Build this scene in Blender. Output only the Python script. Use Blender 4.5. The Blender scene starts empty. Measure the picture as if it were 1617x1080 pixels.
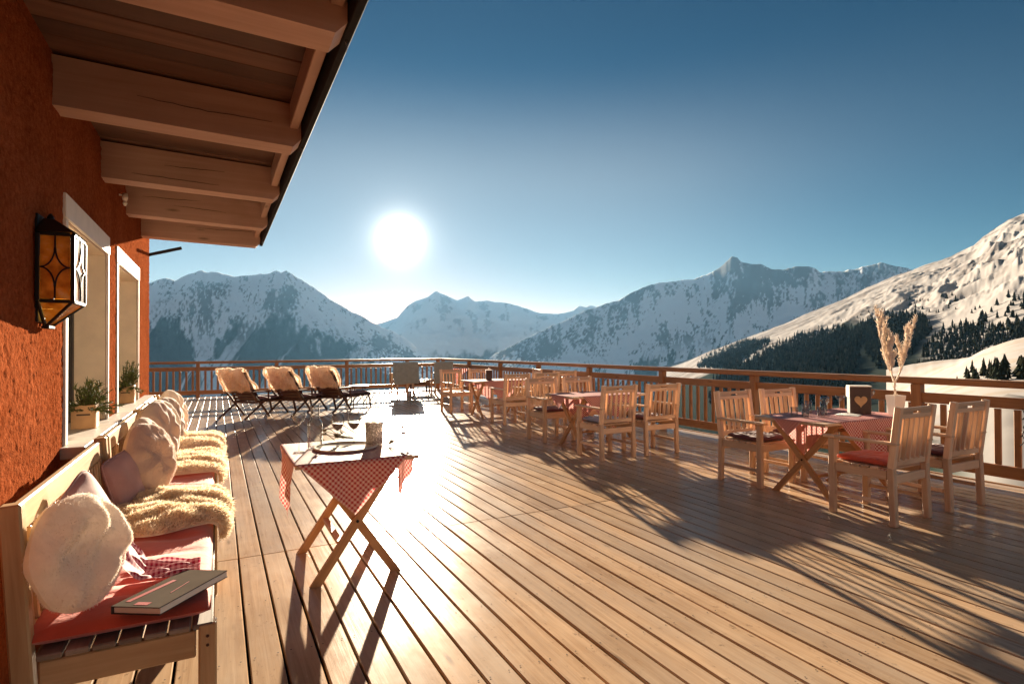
import bpy, math, random
import numpy as np
from mathutils import Vector, Matrix
random.seed(7)
PI = math.pi
S = bpy.context.scene
C = S.collection

# ------------------------------------------------------------------ camera
F = 900.0; YAW = math.radians(27.3); PITCH = math.radians(0.60); ROLL = math.radians(0.26); EYE = 1.4
fw = Vector((math.sin(YAW)*math.cos(PITCH), math.cos(YAW)*math.cos(PITCH), math.sin(PITCH)))
rt = Vector((math.cos(YAW), -math.sin(YAW), 0)); up = rt.cross(fw)
r2 = rt*math.cos(ROLL) - up*math.sin(ROLL); u2 = up*math.cos(ROLL) + rt*math.sin(ROLL)
cam = bpy.data.cameras.new('camera'); camo = bpy.data.objects.new('camera', cam); C.objects.link(camo)
camo.matrix_world = Matrix(((r2.x, u2.x, -fw.x, 0), (r2.y, u2.y, -fw.y, 0), (r2.z, u2.z, -fw.z, EYE), (0, 0, 0, 1)))
cam.sensor_width = 36; cam.lens = F/1617*36; cam.clip_start = 0.05; cam.clip_end = 40000
S.camera = camo

# ------------------------------------------------------------------ light, sky
SUN_AZ = math.radians(16.23); SUN_EL = math.radians(10.66)
sdir = Vector((math.sin(SUN_AZ)*math.cos(SUN_EL), math.cos(SUN_AZ)*math.cos(SUN_EL), math.sin(SUN_EL)))
sl = bpy.data.lights.new('sun', 'SUN'); sl.energy = 5.0; sl.angle = math.radians(0.55); sl.color = (1.0, 0.82, 0.60)
so = bpy.data.objects.new('sun', sl); C.objects.link(so); so.rotation_euler = sdir.to_track_quat('Z', 'Y').to_euler()
so.location = (0, 0, 30)

W = bpy.data.worlds.new('World'); S.world = W; W.use_nodes = True
nt = W.node_tree; nt.nodes.clear()
def wn(t, **k):
    n = nt.nodes.new(t)
    for a, b in k.items(): setattr(n, a, b)
    return n
sky = wn('ShaderNodeTexSky', sky_type='NISHITA', sun_disc=False, sun_elevation=SUN_EL, sun_rotation=SUN_AZ,
         altitude=1900, air_density=1.0, dust_density=0.15, ozone_density=3.0)
EXPO = 2.25
# the sky's own colour, with a steeper response per channel (deep alpine blue overhead, pale near the horizon)
sx = wn('ShaderNodeSeparateColor'); nt.links.new(sky.outputs[0], sx.inputs[0]); cx_ = wn('ShaderNodeCombineColor')
for i, (a, g) in enumerate(((.012, 2.5), (.0275, 1.52), (.028, 1.36))):
    p = wn('ShaderNodeMath', operation='POWER'); nt.links.new(sx.outputs[i], p.inputs[0]); p.inputs[1].default_value = g
    m_ = wn('ShaderNodeMath', operation='MULTIPLY'); nt.links.new(p.outputs[0], m_.inputs[0]); m_.inputs[1].default_value = a/(2**EXPO)/.05
    nt.links.new(m_.outputs[0], cx_.inputs[i])
bg = wn('ShaderNodeBackground'); bg.inputs[1].default_value = 0.05
nt.links.new(cx_.outputs[0], bg.inputs[0])
# aureole: the bright air round the sun itself
tc = wn('ShaderNodeTexCoord'); dt = wn('ShaderNodeVectorMath', operation='DOT_PRODUCT'); dt.inputs[1].default_value = sdir
nm = wn('ShaderNodeVectorMath', operation='NORMALIZE'); nt.links.new(tc.outputs['Generated'], nm.inputs[0]); nt.links.new(nm.outputs[0], dt.inputs[0])
ac = wn('ShaderNodeMath', operation='ARCCOSINE'); ac.use_clamp = False; nt.links.new(dt.outputs['Value'], ac.inputs[0])
sz = wn('ShaderNodeSeparateXYZ'); nt.links.new(nm.outputs[0], sz.inputs[0])
low = wn('ShaderNodeMapRange', interpolation_type='SMOOTHSTEP'); nt.links.new(sz.outputs[2], low.inputs[0])
for i_, v_ in ((1, .26), (2, .46), (3, 1.0), (4, 0.0)): low.inputs[i_].default_value = v_
def glow(scale_deg, power, strength, col, mask=False):
    a = wn('ShaderNodeMath', operation='DIVIDE'); nt.links.new(ac.outputs[0], a.inputs[0]); a.inputs[1].default_value = math.radians(scale_deg)
    p = wn('ShaderNodeMath', operation='POWER'); nt.links.new(a.outputs[0], p.inputs[0]); p.inputs[1].default_value = power
    q = wn('ShaderNodeMath', operation='ADD'); nt.links.new(p.outputs[0], q.inputs[0]); q.inputs[1].default_value = 1.0
    d = wn('ShaderNodeMath', operation='DIVIDE'); d.inputs[0].default_value = strength; nt.links.new(q.outputs[0], d.inputs[1])
    if mask:
        mm = wn('ShaderNodeMath', operation='MULTIPLY'); nt.links.new(d.outputs[0], mm.inputs[0]); nt.links.new(low.outputs[0], mm.inputs[1]); d = mm
    b = wn('ShaderNodeBackground'); b.inputs[0].default_value = (*col, 1); nt.links.new(d.outputs[0], b.inputs[1])
    return b
GL = [glow(1.45, 3.6, .9, (1, .97, .90)), glow(6.0, 2.2, .018, (.92, 1.0, 1.0)), glow(34.0, 5.0, .046, (1.0, .88, .68), True)]
# added fill glow opposite the sun, behind the camera, to lift shaded faces
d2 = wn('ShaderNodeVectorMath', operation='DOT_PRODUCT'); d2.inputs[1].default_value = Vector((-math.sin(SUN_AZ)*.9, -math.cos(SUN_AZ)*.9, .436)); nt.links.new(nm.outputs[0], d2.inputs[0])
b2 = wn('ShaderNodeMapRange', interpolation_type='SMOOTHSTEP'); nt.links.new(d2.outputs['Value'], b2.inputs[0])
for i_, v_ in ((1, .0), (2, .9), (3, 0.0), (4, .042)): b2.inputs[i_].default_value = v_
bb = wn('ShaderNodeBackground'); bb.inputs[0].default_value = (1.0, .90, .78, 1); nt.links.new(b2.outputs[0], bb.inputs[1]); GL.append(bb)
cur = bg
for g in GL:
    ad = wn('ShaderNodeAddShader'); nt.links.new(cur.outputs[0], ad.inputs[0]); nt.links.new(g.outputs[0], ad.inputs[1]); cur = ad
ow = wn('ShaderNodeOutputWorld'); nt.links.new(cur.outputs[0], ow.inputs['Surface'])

S.view_settings.view_transform = 'Standard'; S.view_settings.look = 'None'; S.view_settings.gamma = 1.0
S.view_settings.use_curve_mapping = False; S.view_settings.exposure = EXPO
S.render.engine = 'CYCLES'
cy = S.cycles
cy.max_bounces = 8; cy.diffuse_bounces = 4; cy.glossy_bounces = 4; cy.transmission_bounces = 8; cy.transparent_max_bounces = 12
cy.volume_bounces = 0; cy.caustics_reflective = False; cy.caustics_refractive = False
cy.sample_clamp_indirect = 4.0
cy.use_denoising = True
try: cy.denoiser = 'OPENIMAGEDENOISE'
except Exception: pass

# ------------------------------------------------------------------ materials
MATS = {}
class NT:
    def __init__(s, name):
        s.m = bpy.data.materials.new(name); s.m.use_nodes = True; s.t = s.m.node_tree; s.t.nodes.clear()
        s.out = s.t.nodes.new('ShaderNodeOutputMaterial'); s.b = s.t.nodes.new('ShaderNodeBsdfPrincipled')
        s.t.links.new(s.b.outputs[0], s.out.inputs[0])
    def n(s, t, ins=None, **k):
        n = s.t.nodes.new(t)
        for a, v in k.items(): setattr(n, a, v)
        for i, v in (ins or {}).items():
            if hasattr(v, 'is_output'): s.t.links.new(v, n.inputs[i])
            else: n.inputs[i].default_value = v
        return n
    def l(s, a, b): s.t.links.new(a, b)
    def set(s, **k):
        for a, v in k.items():
            i = s.b.inputs[a.replace('_', ' ')]
            if hasattr(v, 'is_output'): s.t.links.new(v, i)
            else: i.default_value = v
    def noise(s, vec, scale, detail=4, rough=.55, dist=0.0):
        return s.n('ShaderNodeTexNoise', {'Vector': vec, 'Scale': scale, 'Detail': detail, 'Roughness': rough, 'Distortion': dist}).outputs['Fac']
    def ramp(s, fac, stops):
        r = s.n('ShaderNodeValToRGB', {'Fac': fac}); e = r.color_ramp.elements
        while len(e) < len(stops): e.new(.5)
        for q, (p, c) in zip(e, stops): q.position = p; q.color = (*c, 1) if len(c) == 3 else c
        return r.outputs[0]
    def mix(s, f, a, b, mode='MIX'):
        n = s.n('ShaderNodeMix', data_type='RGBA', blend_type=mode)
        for i, v in ((0, f), (6, a), (7, b)):
            if hasattr(v, 'is_output'): s.t.links.new(v, n.inputs[i])
            else: n.inputs[i].default_value = (*v, 1) if isinstance(v, tuple) and len(v) == 3 else v
        return n.outputs[2]
    def math(s, op, a, b=0.0):
        return s.n('ShaderNodeMath', {0: a, 1: b}, operation=op).outputs[0]
    def bump(s, h, st, dist):
        s.set(Normal=s.n('ShaderNodeBump', {'Height': h, 'Strength': st, 'Distance': dist}).outputs[0])

def plain(name, col, rough=.6, metal=0, spec=.5, var=.12, vscale=9, bump=0, bscale=60, bdist=.004, sheen=0):
    t = NT(name); o = t.n('ShaderNodeTexCoord').outputs['Object']
    f = t.noise(o, vscale, 5)
    a = tuple(c*(1-var) for c in col); b = tuple(min(1, c*(1+var)) for c in col)
    t.set(Base_Color=t.ramp(f, [(.3, a), (.7, b)]), Roughness=rough, Metallic=metal, Specular_IOR_Level=spec)
    if bump: t.bump(t.noise(o, bscale, 4), bump, bdist)
    if sheen: t.set(Sheen_Weight=sheen, Sheen_Roughness=.5)
    MATS[name] = t.m; return t.m

def wood(name, dark, light, rough=.5, ru=2.2, rv=34, spec=.4, bump=.25, knots=True, islvar=.3):
    t = NT(name); uv = t.n('ShaderNodeUVMap').outputs[0]
    mp = t.n('ShaderNodeMapping', {'Vector': uv, 'Scale': (ru, rv, 1)}).outputs[0]
    g = t.noise(mp, 1.0, 7, .62, .6)
    base = t.ramp(g, [(.28, dark), (.52, tuple((a+b)/2 for a, b in zip(dark, light))), (.72, light)])
    big = t.noise(uv, 1.7, 3)
    base = t.mix(.35, base, t.ramp(big, [(.3, tuple(c*.7 for c in dark)), (.7, light)]))
    if knots:
        v = t.n('ShaderNodeTexVoronoi', {'Vector': t.n('ShaderNodeMapping', {'Vector': uv, 'Scale': (1.6, 7, 1)}).outputs[0], 'Scale': 1.0})
        k = t.n('ShaderNodeMapRange', {'Value': v.outputs['Distance'], 'From Min': .04, 'From Max': .12, 'To Min': .75, 'To Max': 0.0}).outputs[0]
        base = t.mix(k, base, tuple(c*.35 for c in dark))
    isl = t.n('ShaderNodeNewGeometry').outputs['Random Per Island']
    val = t.n('ShaderNodeMapRange', {'Value': isl, 'To Min': 1-islvar, 'To Max': 1+islvar}).outputs[0]
    hsv = t.n('ShaderNodeHueSaturation', {'Color': base, 'Value': val}).outputs[0]
    t.set(Base_Color=hsv, Roughness=rough, Specular_IOR_Level=spec)
    if bump: t.bump(g, bump, .003)
    MATS[name] = t.m; return t

# deck: larch boards, weathered, scuffed
t = wood('deck_wood', (.31, .185, .10), (.60, .415, .26), rough=.42, ru=1.6, rv=42, spec=.06, bump=.26, islvar=.2)
o = t.n('ShaderNodeNewGeometry').outputs['Position']
old = t.b.inputs['Base Color'].links[0].from_socket
st = t.noise(t.n('ShaderNodeMapping', {'Vector': o, 'Scale': (2.4, 1.1, 1)}).outputs[0], 1.3, 8, .68)
c1 = t.mix(t.n('ShaderNodeMapRange', {'Value': st, 'From Min': .5, 'From Max': .72, 'To Max': .5}).outputs[0], old, (.58, .42, .27))
sp = t.noise(t.n('ShaderNodeMapping', {'Vector': o, 'Scale': (22, 13, 1)}).outputs[0], 1.0, 5, .7)
c2 = t.mix(t.n('ShaderNodeMapRange', {'Value': sp, 'From Min': .60, 'From Max': .70, 'To Max': .6}).outputs[0], c1, (.10, .055, .028))
wear = t.noise(t.n('ShaderNodeMapping', {'Vector': o, 'Scale': (3.2, .55, 1)}).outputs[0], 1.0, 6, .62)
c3 = t.mix(t.n('ShaderNodeMapRange', {'Value': wear, 'From Min': .42, 'From Max': .66, 'To Max': .6}).outputs[0], c2, (.44, .35, .27))
scf = t.noise(t.n('ShaderNodeMapping', {'Vector': o, 'Scale': (60, 7, 1), 'Rotation': (0, 0, .25)}).outputs[0], 1.0, 4, .6)
c4 = t.mix(t.n('ShaderNodeMapRange', {'Value': scf, 'From Min': .66, 'From Max': .74, 'To Max': .5}).outputs[0], c3, (.66, .52, .38))
t.set(Base_Color=c4)
rg = t.n('ShaderNodeMapRange', {'Value': st, 'From Min': .3, 'From Max': .7, 'To Min': .185, 'To Max': .28}).outputs[0]
t.set(Roughness=rg)
plain('deck_dark', (.012, .009, .008), .95)
wood('larch', (.36, .165, .062), (.62, .36, .17), .48, bump=.2)
wood('teak', (.62, .37, .22), (.90, .655, .45), .45, bump=.2)
wood('rail_wood', (.32, .13, .045), (.58, .28, .11), .42, bump=.2)
wood('pale_bench', (.46, .27, .12), (.76, .55, .30), .45, bump=.2)
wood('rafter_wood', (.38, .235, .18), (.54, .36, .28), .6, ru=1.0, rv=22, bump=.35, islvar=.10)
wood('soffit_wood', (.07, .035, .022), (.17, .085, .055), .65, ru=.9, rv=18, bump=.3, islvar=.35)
wood('dark_wood', (.05, .022, .015), (.13, .06, .035), .45, bump=.2)
wood('grey_wood', (.20, .16, .12), (.42, .35, .27), .6, bump=.2)

t = NT('stucco'); o = t.n('ShaderNodeTexCoord').outputs['Object']
n1 = t.noise(o, 34, 5, .65); n2 = t.noise(o, 2.5, 3)
t.set(Base_Color=t.mix(.5, t.ramp(n1, [(.32, (.16, .032, .010)), (.66, (.38, .118, .050))]), t.ramp(n2, [(.3, (.18, .040, .012)), (.7, (.33, .092, .036))])), Roughness=1.0, Specular_IOR_Level=0.0)
t.bump(t.math('ADD', n1, t.noise(o, 120, 3)), .5, .02); MATS['stucco'] = t.m
plain('plaster', (.86, .74, .58), .85, bump=.3, bscale=90, var=.06)
plain('white_paint', (.80, .76, .70), .6, var=.05)
plain('stone_sill', (.50, .45, .40), .5, bump=.2, bscale=70, var=.15)
plain('black_iron', (.012, .011, .011), .45, metal=.4, spec=.5)
plain('dark_metal', (.02, .02, .022), .8, spec=.1)
plain('dark_frame', (.035, .028, .024), .5)
plain('zinc', (.42, .40, .38), .4, metal=.6)
plain('curtain', (.75, .62, .42), .9, vscale=3)
plain('red_cushion', (.60, .085, .035), .85, bump=.4, bscale=35, bdist=.006, sheen=.3)
plain('maroon_cushion', (.10, .018, .022), .85, bump=.4, bscale=35, sheen=.3)
plain('blue_cushion', (.22, .24, .36), .85, bump=.4, bscale=35, sheen=.3)
plain('pink_fabric', (.50, .27, .25), .9, bump=.35, bscale=140, bdist=.002, sheen=.3)
def wool(name, col, tr_):
    m = plain(name, col, .95, var=.13, vscale=12, sheen=.4); t = m.node_tree; b = [n for n in t.nodes if n.type == 'BSDF_PRINCIPLED'][0]; out = [n for n in t.nodes if n.type == 'OUTPUT_MATERIAL'][0]
    q = t.nodes.new('ShaderNodeBsdfTranslucent'); q.inputs[0].default_value = (*col, 1); x = t.nodes.new('ShaderNodeMixShader'); x.inputs[0].default_value = tr_
    t.links.new(b.outputs[0], x.inputs[1]); t.links.new(q.outputs[0], x.inputs[2]); t.links.new(x.outputs[0], out.inputs[0])
wool('plush', (.90, .80, .69), .3); wool('plush_brown', (.66, .50, .40), .25)
wool('wool', (.95, .79, .585), .4); wool('wool_white', (.92, .76, .60), .4)
plain('green_blanket', (.40, .40, .33), .95, var=.12, bump=.3, bscale=120)
plain('paper', (.82, .78, .70), .8, var=.04)
plain('ceramic', (.80, .70, .62), .35, var=.05)
plain('terracotta_wood', (.60, .33, .15), .6, var=.15)
plain('branch_white', (.88, .74, .60), .8, var=.12, vscale=40, bump=.4, bscale=90)
plain('needles', (.10, .125, .03), .7, var=.45, vscale=30)
plain('sprig', (.16, .13, .05), .8, var=.4, vscale=60)
plain('soil', (.03, .02, .015), .95)
plain('heart_wood', (.62, .36, .16), .5, var=.15)
plain('chocolate', (.055, .022, .014), .5, var=.2)
plain('wire', (.015, .013, .012), .6)
t = NT('conifer'); isl = t.n('ShaderNodeNewGeometry').outputs['Random Per Island']; o = t.n('ShaderNodeNewGeometry').outputs['Position']
nz = t.noise(t.n('ShaderNodeMapping', {'Vector': o, 'Scale': (.02, .02, .02)}).outputs[0], 1.0, 5, .7)
t.set(Base_Color=t.ramp(t.math('ADD', t.math('MULTIPLY', isl, .55), t.math('MULTIPLY', nz, .45)), [(.2, (.008, .012, .009)), (.6, (.022, .026, .018)), (.85, (.055, .050, .034))]), Roughness=1.0, Specular_IOR_Level=0.0); MATS['conifer'] = t.m
plain('interior', (.08, .055, .035), .9)

def glass(name, col=(1, 1, 1), rough=0.0, ior=1.45, bumpsc=0):
    t = NT(name); t.set(Base_Color=(*col, 1), Roughness=rough, IOR=ior, Transmission_Weight=1.0)
    if bumpsc:
        v = t.n('ShaderNodeTexVoronoi', {'Vector': t.n('ShaderNodeTexCoord').outputs['Object'], 'Scale': bumpsc})
        t.bump(v.outputs['Distance'], .9, .006)
    MATS[name] = t.m
def thin_glass(name, tint=(.93, .94, .94)):
    t = NT(name); g = t.n('ShaderNodeBsdfGlossy', {'Roughness': .03}); f = t.n('ShaderNodeLayerWeight', {'Blend': .42}).outputs['Facing']
    tr = t.n('ShaderNodeBsdfTransparent', {'Color': t.ramp(f, [(.25, tint), (.85, (.42, .40, .38))])}); f2 = t.n('ShaderNodeMapRange', {'Value': t.math('POWER', f, 2.2), 'To Min': .045, 'To Max': .8}).outputs[0]
    mx = t.n('ShaderNodeMixShader', {0: f2}); t.l(tr.outputs[0], mx.inputs[1]); t.l(g.outputs[0], mx.inputs[2]); t.l(mx.outputs[0], t.out.inputs[0]); MATS[name] = t.m
thin_glass('glass'); t = NT('cut_glass'); o = t.n('ShaderNodeTexCoord').outputs['Object']; v = t.n('ShaderNodeTexVoronoi', {'Vector': o, 'Scale': 95.0}); vf = t.ramp(v.outputs['Distance'], [(.15, (.95, .93, .9)), (.6, (.45, .40, .36))])
t.set(Base_Color=vf, Roughness=.12, Specular_IOR_Level=.9); t.bump(v.outputs['Distance'], 1.0, .006); tr = t.n('ShaderNodeBsdfTransparent', {'Color': vf}); mx = t.n('ShaderNodeMixShader', {0: .5}); t.l(t.b.outputs[0], mx.inputs[1]); t.l(tr.outputs[0], mx.inputs[2]); t.l(mx.outputs[0], t.out.inputs[0]); MATS['cut_glass'] = t.m
t = NT('window_glass'); t.set(Base_Color=(.03, .032, .035, 1), Roughness=.03, Specular_IOR_Level=.9, Transmission_Weight=.25); MATS['window_glass'] = t.m
t = NT('wine'); t.set(Base_Color=(.075, .003, .006, 1), Roughness=.4, Specular_IOR_Level=.15); MATS['wine'] = t.m
t = NT('amber_glass'); o = t.n('ShaderNodeTexCoord').outputs['Object']
cc = t.ramp(t.noise(o, 14, 4), [(.3, (.55, .22, .03)), (.55, (.95, .58, .10)), (.72, (1.0, .82, .40))])
t.set(Base_Color=cc, Roughness=.25); tr = t.n('ShaderNodeBsdfTranslucent', {'Color': cc})
mx = t.n('ShaderNodeMixShader', {0: .6}); t.l(t.b.outputs[0], mx.inputs[1]); t.l(tr.outputs[0], mx.inputs[2]); t.l(mx.outputs[0], t.out.inputs[0]); MATS['amber_glass'] = t.m
t = NT('clear_panel'); t.set(Base_Color=(.85, .80, .68, 1), Roughness=.12, Transmission_Weight=.6); MATS['clear_panel'] = t.m

def gingham(name, ca, cb, size):
    t = NT(name); uv = t.n('ShaderNodeUVMap').outputs[0]
    sp = t.n('ShaderNodeSeparateXYZ', {0: uv})
    def band(s):
        a = t.math('FRACT', t.math('DIVIDE', s, size*2)); return t.math('GREATER_THAN', a, .5)
    f = t.math('MULTIPLY', t.math('ADD', band(sp.outputs[0]), band(sp.outputs[1])), .5)
    t.set(Base_Color=t.mix(f, cb, ca), Roughness=.9, Specular_IOR_Level=.2)
    t.bump(t.noise(uv, 500, 2), .2, .001)
    tr = t.n('ShaderNodeBsdfTranslucent', {'Color': t.mix(f, cb, ca)})
    t.set(Roughness=.6, Specular_IOR_Level=.12)
    mx = t.n('ShaderNodeMixShader', {0: .3}); t.l(t.b.outputs[0], mx.inputs[1]); t.l(tr.outputs[0], mx.inputs[2]); t.l(mx.outputs[0], t.out.inputs[0])
    MATS[name] = t.m
gingham('gingham_red', (.46, .045, .05), (.80, .60, .55), .0115)
gingham('gingham_plum', (.33, .03, .07), (.72, .48, .50), .010)

def terrain_mat(name, rough=.9):
    t = NT(name); c = t.n('ShaderNodeVertexColor', layer_name='col').outputs[0]
    t.set(Base_Color=c, Roughness=1.0, Specular_IOR_Level=0.0); MATS[name] = t.m
terrain_mat('terrain')

# ------------------------------------------------------------------ mesh builder
class MB:
    def __init__(s): s.v = []; s.f = []; s.uv = []; s.mi = []; s.sm = []
    def face(s, idx, uvs, mi=0, sm=False): s.f.append(tuple(idx)); s.uv.extend(uvs); s.mi.append(mi); s.sm.append(sm)
    def box(s, c, size, rot=None, ch=.004, mi=0):
        c = Vector(c); h = [max(x, 1e-5)/2 for x in size]; ch = min(ch, min(h)*.6)
        rot = rot or Matrix.Identity(3)
        la = max(range(3), key=lambda i: h[i]); ou, ov = random.random()*40, random.random()*40
        base = len(s.v); ids = {}; loc = []
        for sx in (-1, 1):
            for sy in (-1, 1):
                for sz in (-1, 1):
                    sg = (sx, sy, sz)
                    for ax in range(3):
                        p = [sg[i]*(h[i] - (0 if i == ax else ch)) for i in range(3)]
                        ids[(sx, sy, sz, ax)] = base+len(loc); loc.append(Vector(p))
        for p in loc: s.v.append(c + rot @ p)
        def add(keys):
            ii = [ids[k] for k in keys]; ps = [loc[i-base] for i in ii]
            n = (ps[1]-ps[0]).cross(ps[2]-ps[0])
            if n.dot(sum(ps, Vector())/len(ps)) < 0: ii.reverse(); ps.reverse(); n = -n
            na = max(range(3), key=lambda i: abs(n[i])); rem = [i for i in range(3) if i != na]
            if la in rem: ua = la; va = [i for i in rem if i != la][0]
            else: ua, va = rem
            s.face(ii, [(p[ua]+ou, p[va]+ov+na*.37) for p in ps], mi)
        for ax in range(3):
            o1, o2 = [i for i in range(3) if i != ax]
            for sg in (-1, 1):
                ks = []
                for a, b in ((-1, -1), (1, -1), (1, 1), (-1, 1)):
                    k = [0, 0, 0]; k[ax] = sg; k[o1] = a; k[o2] = b; ks.append((*k, ax))
                add(ks)
        for ax in range(3):
            o1, o2 = [i for i in range(3) if i != ax]
            for a in (-1, 1):
                for b in (-1, 1):
                    ks = []
                    for e, f in ((-1, o1), (1, o1), (1, o2), (-1, o2)):
                        k = [0, 0, 0]; k[ax] = e; k[o1] = a; k[o2] = b; ks.append((*k, f))
                    add(ks)
        for sx in (-1, 1):
            for sy in (-1, 1):
                for sz in (-1, 1): add([(sx, sy, sz, a) for a in range(3)])
        return s
    def bar(s, p0, p1, w, t, up=(0, 0, 1), ch=.004, mi=0):
        p0, p1 = Vector(p0), Vector(p1); d = p1-p0; L = d.length; z = d/L
        x = Vector(up).cross(z)
        if x.length < 1e-4: x = Vector((1, 0, 0)).cross(z)
        x.normalize(); y = z.cross(x)
        return s.box((p0+p1)/2, (w, t, L), Matrix((x, y, z)).transposed(), ch, mi)
    def tube(s, pts, rad, n=8, mi=0, caps=True, sm=True):
        pts = [Vector(p) for p in pts]; rings = []; L = 0; ou = random.random()*9
        if not isinstance(rad, (list, tuple)): rad = [rad]*len(pts)
        x = None; us = []
        for i, p in enumerate(pts):
            d = (pts[min(i+1, len(pts)-1)]-pts[max(i-1, 0)]).normalized()
            if x is None:
                x = Vector((0, 0, 1)).cross(d)
                if x.length < .1: x = Vector((1, 0, 0)).cross(d)
            x = (x-d*x.dot(d)).normalized(); y = d.cross(x)
            if i: L += (p-pts[i-1]).length
            us.append(L+ou); b = len(s.v)
            for k in range(n):
                a = 2*PI*k/n; s.v.append(p+(x*math.cos(a)+y*math.sin(a))*rad[i])
            rings.append(b)
        for i in range(len(pts)-1):
            for k in range(n):
                k2 = (k+1) % n; a, b = rings[i], rings[i+1]; r = rad[i]*6
                s.face((a+k, a+k2, b+k2, b+k), [(us[i], k/n*r), (us[i], (k+1)/n*r), (us[i+1], (k+1)/n*r), (us[i+1], k/n*r)], mi, sm)
        if caps:
            s.face([rings[0]+k for k in reversed(range(n))], [(0, 0)]*n, mi); s.face([rings[-1]+k for k in range(n)], [(0, 0)]*n, mi)
        return s
    def lathe(s, prof, c=(0, 0, 0), n=24, mi=0, sm=True):
        c = Vector(c); rows = []
        for r, z in prof:
            b = len(s.v)
            if r < 1e-6: s.v.append(c+Vector((0, 0, z))); rows.append((b, 1))
            else:
                for k in range(n): s.v.append(c+Vector((r*math.cos(2*PI*k/n), r*math.sin(2*PI*k/n), z)))
                rows.append((b, n))
        for (a, na), (b, nb) in zip(rows, rows[1:]):
            for k in range(n):
                k2 = (k+1) % n
                q = [a+k % na, a+k2 % na] if na > 1 else [a]
                q += [b+k2 % nb, b+k % nb] if nb > 1 else [b]
                if len(q) > 2: s.face(q, [(0, 0)]*len(q), mi, sm)
        return s
    def grid(s, fn, nu, nv, mi=0, sm=True, uvfn=None, closed_u=False):
        b = len(s.v)
        for j in range(nv+1):
            for i in range(nu+1): s.v.append(Vector(fn(i/nu, j/nv)))
        uvfn = uvfn or (lambda u, v: (u, v))
        for j in range(nv):
            for i in range(nu):
                a = b+j*(nu+1)+i
                s.face((a, a+1, a+nu+2, a+nu+1), [uvfn(i/nu, j/nv), uvfn((i+1)/nu, j/nv), uvfn((i+1)/nu, (j+1)/nv), uvfn(i/nu, (j+1)/nv)], mi, sm)
        return s
    def blade(s, p, d, L, w, droop=.4, mi=0):
        p, d = Vector(p), Vector(d).normalized()
        x = d.cross(Vector((random.uniform(-1, 1), random.uniform(-1, 1), random.uniform(-1, 1)))).normalized()*w/2
        m = p+d*L*.5; e = p+d*L+Vector((random.uniform(-.4, .4), random.uniform(-.4, .4), -droop))*L*.5
        b = len(s.v); s.v += [p-x, p+x, m+x*.8, m-x*.8, e]
        s.face((b, b+1, b+2, b+3), [(0, 0)]*4, mi, True); s.face((b+3, b+2, b+4), [(0, 0)]*3, mi, True)
    def prism(s, poly, axis_fn, d0, d1, mi=0):
        n = len(poly); b = len(s.v)
        for d in (d0, d1):
            for p in poly: s.v.append(Vector(axis_fn(p[0], p[1], d)))
        s.face([b+i for i in range(n)], [p for p in poly], mi); s.face([b+n+i for i in reversed(range(n))], [p for p in reversed(poly)], mi)
        for i in range(n):
            j = (i+1) % n; s.face((b+j, b+i, b+n+i, b+n+j), [(i, 0), (i, .1), (i+1, .1), (i+1, 0)], mi)
        return s
    def build(s, name, mats, parent=None, loc=(0, 0, 0), rot=None):
        me = bpy.data.meshes.new(name); me.from_pydata([tuple(v) for v in s.v], [], s.f)
        for m in ([mats] if isinstance(mats, str) else mats): me.materials.append(MATS[m])
        ul = me.uv_layers.new(name='UVMap'); ul.data.foreach_set('uv', np.array(s.uv, dtype=np.float32).ravel())
        me.polygons.foreach_set('material_index', np.array(s.mi, dtype=np.int32)); me.polygons.foreach_set('use_smooth', np.array(s.sm, dtype=bool))
        me.update()
        o = bpy.data.objects.new(name, me); C.objects.link(o); o.location = loc
        if rot: o.rotation_euler = rot
        if parent: o.parent = parent
        return o

def thing(name, label, cat, loc=(0, 0, 0), rz=0, group=None):
    o = bpy.data.objects.new(name, None); C.objects.link(o); o.location = loc; o.rotation_euler = (0, 0, rz); o.empty_display_size = .1
    return tag(o, label, cat, group)
def tag(o, label, cat, group=None):
    o['label'] = label; o['category'] = cat
    if group: o['group'] = group
    return o
def struct(o, kind='structure'): o['kind'] = kind; return o
def dup(root, loc, rz, label, group=None, sc=None):
    r = root.copy(); C.objects.link(r); r.location = loc; r.rotation_euler = (0, 0, rz); r['label'] = label
    if group: r['group'] = group
    if sc: r.scale = (sc,)*3
    for ch in list(root.children):
        c = ch.copy(); C.objects.link(c); c.parent = r
        for g in ch.children:
            d = g.copy(); C.objects.link(d); d.parent = c
    return r

# ------------------------------------------------------------------ numpy noise
def _h(ix, iy, seed):
    n = (ix.astype(np.int64)*374761393 + iy.astype(np.int64)*668265263 + seed*974711) & 0x7fffffff
    n = ((n ^ (n >> 13))*1274126177) & 0x7fffffff
    return ((n ^ (n >> 16)) & 0xffff)/65535.0
def vn(x, y, seed=0):
    x = np.asarray(x, float); y = np.asarray(y, float)
    ix = np.floor(x); iy = np.floor(y); fx = x-ix; fy = y-iy
    fx = fx*fx*fx*(fx*(fx*6-15)+10); fy = fy*fy*fy*(fy*(fy*6-15)+10)
    a = _h(ix, iy, seed); b = _h(ix+1, iy, seed); c = _h(ix, iy+1, seed); d = _h(ix+1, iy+1, seed)
    return (a*(1-fx)+b*fx)*(1-fy)+(c*(1-fx)+d*fx)*fy
def fbm(x, y, o=5, seed=0, g=.5):
    s = 0; a = 1; t = 0
    for i in range(o): s = s+a*vn(x*2**i+i*17.3, y*2**i+i*9.1, seed+i); t += a; a *= g
    return s/t
def ridged(x, y, o=5, seed=0, g=.5):
    s = 0; a = 1; t = 0
    for i in range(o): s = s+a*(1-np.abs(2*vn(x*2**i+i*17.3, y*2**i+i*9.1, seed+i)-1)); t += a; a *= g
    return s/t
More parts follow.
